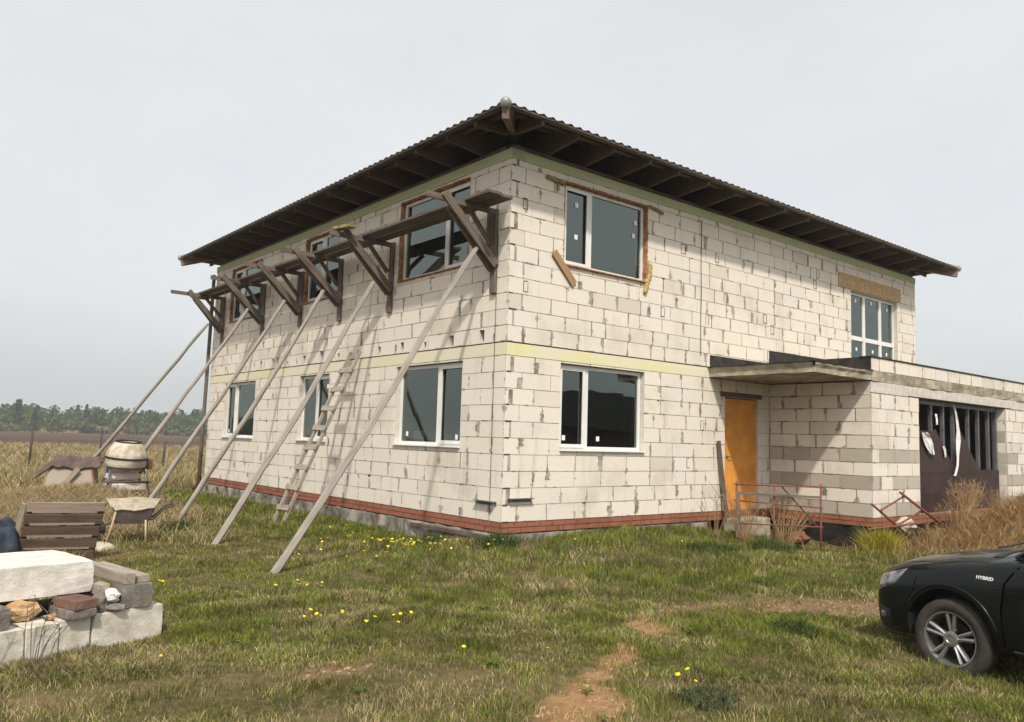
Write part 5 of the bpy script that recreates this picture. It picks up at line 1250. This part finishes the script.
# clods and pebbles on the bare soil
b=MB(); rc=random.Random(77); cnt=0
for _ in range(6000):
    x,y=rc.uniform(-6,2.5),rc.uniform(-7,-2.8); o_=max(float(ORANGE(np.array([x]),np.array([y]))[0]),float(BARE(np.array([x]),np.array([y]))[0])*.8)
    if rc.random()<o_ and cnt<900:
        b.rock((x,y,hz(x,y)+.002),rc.uniform(.004,.016)*(1.5 if rc.random()<.1 else 1),rc.random()*9,(1.2,1,.7),1); cnt+=1
tag(b.build('soil_clods',M['clod']),'small clods and pebbles strewn over the bare soil patches','soil clods',kind='stuff')
# ------------------------------------------------------------------ far wood and scrub
def wood_mass(name,trees,leaf,per,label,cat_,trunk=True):
    P=[];C_=[];TR=MB()
    for (x,y,z0,h,r,col,kind) in trees:
        n=per; u=RNG.normal(size=(n,3)); u/=np.linalg.norm(u,axis=1)[:,None]; rad=RNG.random(n)**.45
        if kind==1: t=RNG.random(n)**.8; cz=z0+h*(.15+.85*t); rr=r*(1.05-t); cx=x+u[:,0]*rr*rad; cy=y+u[:,1]*rr*rad
        else: cx=x+u[:,0]*r*rad; cy=y+u[:,1]*r*rad; cz=z0+h*(.55+.45*u[:,2]*rad)
        c=np.stack([cx,cy,cz],-1); s=leaf*RNG.uniform(.6,1.4,n)[:,None]
        a=RNG.normal(size=(n,3)); a/=np.linalg.norm(a,axis=1)[:,None]; b_=np.cross(a,RNG.normal(size=(n,3))); b_/=np.linalg.norm(b_,axis=1)[:,None]
        P.append(np.stack([c+a*s,c+b_*s*.8,c-a*s,c-b_*s*.8],1)); C_.append(np.array(col)*RNG.uniform(.7,1.3,n)[:,None])
    P=np.concatenate(P).reshape(-1,3); C_=np.concatenate(C_); n=len(C_)
    me=bpy.data.meshes.new(name); me.vertices.add(len(P)); me.vertices.foreach_set('co',P.ravel().astype(np.float32)); me.loops.add(4*n); me.loops.foreach_set('vertex_index',np.arange(4*n))
    me.polygons.add(n); me.polygons.foreach_set('loop_start',np.arange(n)*4); me.polygons.foreach_set('loop_total',np.full(n,4)); me.update(calc_edges=True)
    at=me.color_attributes.new('tint','FLOAT_COLOR','POINT'); at.data.foreach_set('color',np.repeat(np.c_[C_,np.ones(n)],4,axis=0).astype(np.float32).ravel()); me.materials.append(M['leaf'])
    o=link(me,name); tag(o,label,cat_,kind='stuff'); return o
tr=[]; rt=random.Random(8)
for i in range(620):
    x=rt.uniform(-110,210); y=rt.uniform(255,325)+.02*x
    kind=1 if rt.random()<.35 else 0; h=rt.uniform(6.0,8.5)*(1+.08*math.sin(x*.07)+.06*math.sin(x*.21+1))*(y-20)/250; base=rt.choice([(.040,.078,.022),(.055,.098,.026),(.033,.064,.022),(.078,.118,.036)])
    if kind: base=(.028,.050,.026)
    tr.append((x,y,-.4,h,rt.uniform(2.2,3.8) if not kind else 1.8,base,kind))
wood_mass('far_wood',tr,.55,190,'long hazy green wood along the horizon behind the ploughed field','wood')
tr=[]
for i in range(300):
    x=rt.uniform(-100,200); y=rt.uniform(226,250)+.02*x; tr.append((x,y,-.6,rt.uniform(1.2,4.4),rt.uniform(1.6,3.6),rt.choice([(.075,.105,.040),(.060,.085,.035),(.10,.115,.055),(.09,.085,.05)]),0))
wood_mass('scrub',tr,.55,60,'paler scrub bushes in front of the far wood','scrub')
def lone_tree(name,x,y,h,r,col,label):
    t=thing(name,label,'tree',(x,y,-.43)); b=MB(); b.tube([(x,y,-.6),(x+.1,y,h*.35),(x-.1,y,h*.7)],[.16,.11,.04],7)
    for a in range(4): b.tube([(x,y,h*(.3+.1*a)),(x+1.1*math.cos(a*1.9),y+1.1*math.sin(a*1.9),h*(.55+.1*a))],[.06,.02],5)
    b.build('trunk',M['bark'],t,smooth=True)
    o=wood_mass('crown',[(x,y,-.4,h,r,col,0)],.34,320,None,None); del o['kind']; attach(o,t)
lone_tree('birch_tree',32.5,218,7.0,2.3,(.13,.16,.075),'pale green young tree standing alone before the far wood')

t=thing('shed','dark plank shed with a gable roof reflected in the ground-floor front window','shed',(22,-20,-.43))
b=MB(); b.abox((18,-24,-.6),(27,-19,1.9)); b.build('wall',M['w_dark'],t)
b=MB(); b.prism([(17.6,-24.4,1.9),(17.6,-18.6,1.9),(17.6,-21.5,3.9)],(1,0,0),9.8); b.build('roof',M['bitumen'],t)
# ------------------------------------------------------------------ camera
PIT,ROL,FOC=.0972,.0296,810.64
cy_,sy_=math.cos(VAZ),math.sin(VAZ); cp_,sp_=math.cos(PIT),math.sin(PIT)
fwd=Vector((sy_*cp_,cy_*cp_,sp_)); rgt=Vector((cy_,-sy_,0)); upv=rgt.cross(fwd)
xc=rgt*math.cos(ROL)+upv*math.sin(ROL); yc=upv*math.cos(ROL)-rgt*math.sin(ROL)
cd=bpy.data.cameras.new('camera'); cam=bpy.data.objects.new('camera',cd); COL.objects.link(cam); scene.camera=cam
cam.matrix_world=Matrix(((xc.x,yc.x,-fwd.x,CAM.x),(xc.y,yc.y,-fwd.y,CAM.y),(xc.z,yc.z,-fwd.z,CAM.z),(0,0,0,1)))
cd.sensor_width=36; cd.sensor_fit='HORIZONTAL'; cd.lens=FOC/1024*36; cd.clip_start=.05; cd.clip_end=6000
# ------------------------------------------------------------------ light
SD=Vector((.53,.70,-1.0)).normalized(); el=math.asin(-SD.z); az=math.atan2(-SD.x,-SD.y)   # azimuth of the sun, clockwise from +Y
sl=bpy.data.lights.new('sun','SUN'); so=bpy.data.objects.new('sun',sl); COL.objects.link(so)
sl.energy=3.0; sl.angle=math.radians(2.2); sl.color=(1,.94,.85); so.rotation_euler=SD.to_track_quat('-Z','Y').to_euler()
wd=bpy.data.worlds.new('World'); scene.world=wd; wd.use_nodes=True; nt=wd.node_tree; nt.nodes.clear()
sk=nd(nt,'ShaderNodeTexSky',sky_type='NISHITA'); sk.sun_disc=False; sk.sun_elevation=el; sk.sun_rotation=az; sk.air_density=1.0; sk.dust_density=5.0; sk.ozone_density=1.0
hs=nd(nt,'ShaderNodeHueSaturation',{'Saturation':.30,'Color':sk.outputs[0]})
bg1=nd(nt,'ShaderNodeBackground',{'Color':hs.outputs[0],'Strength':.05})
# thin even cloud veil
tc=nd(nt,'ShaderNodeTexCoord').outputs['Generated']
cn=noise(nt,nd(nt,'ShaderNodeMapping',{'Vector':tc,'Scale':(1.2,1.2,3.0)}).outputs[0],1.6,5,.55)
tz=nd(nt,'ShaderNodeSeparateXYZ',{0:tc}).outputs[2]
veil=mixc(nt,sstep(nt,tz,.0,.55),ramp(nt,cn,[(.32,(.575,.605,.625)),(.68,(.66,.68,.69))]),ramp(nt,cn,[(.32,(.67,.685,.685)),(.68,(.78,.785,.775))]))
bg2=nd(nt,'ShaderNodeBackground',{'Color':veil,'Strength':.68})
ad=nd(nt,'ShaderNodeAddShader'); nt.links.new(bg1.outputs[0],ad.inputs[0]); nt.links.new(bg2.outputs[0],ad.inputs[1])
nt.links.new(ad.outputs[0],nd(nt,'ShaderNodeOutputWorld').inputs[0])
vs=scene.view_settings; vs.view_transform='Standard'; vs.look='None'; vs.exposure=.37; vs.gamma=1; vs.use_curve_mapping=False
scene.cycles.max_bounces=8; scene.cycles.transparent_max_bounces=12

hb=MB(); hb.abox((-2650,-2650,-1.7),(2650,2650,13.5)); 
hm=bpy.data.materials.new('haze_air'); hm.use_nodes=True; hn=hm.node_tree; hn.nodes.clear()
pv=nd(hn,'ShaderNodeVolumePrincipled',{'Color':(.985,.99,1,1),'Density':.0006,'Anisotropy':0.0}); hn.links.new(pv.outputs[0],nd(hn,'ShaderNodeOutputMaterial').inputs['Volume'])
ho_=hb.build('haze',hm); ho_['kind']='stuff'; tag(ho_,'thin pale haze hanging over the far fields and wood','haze')
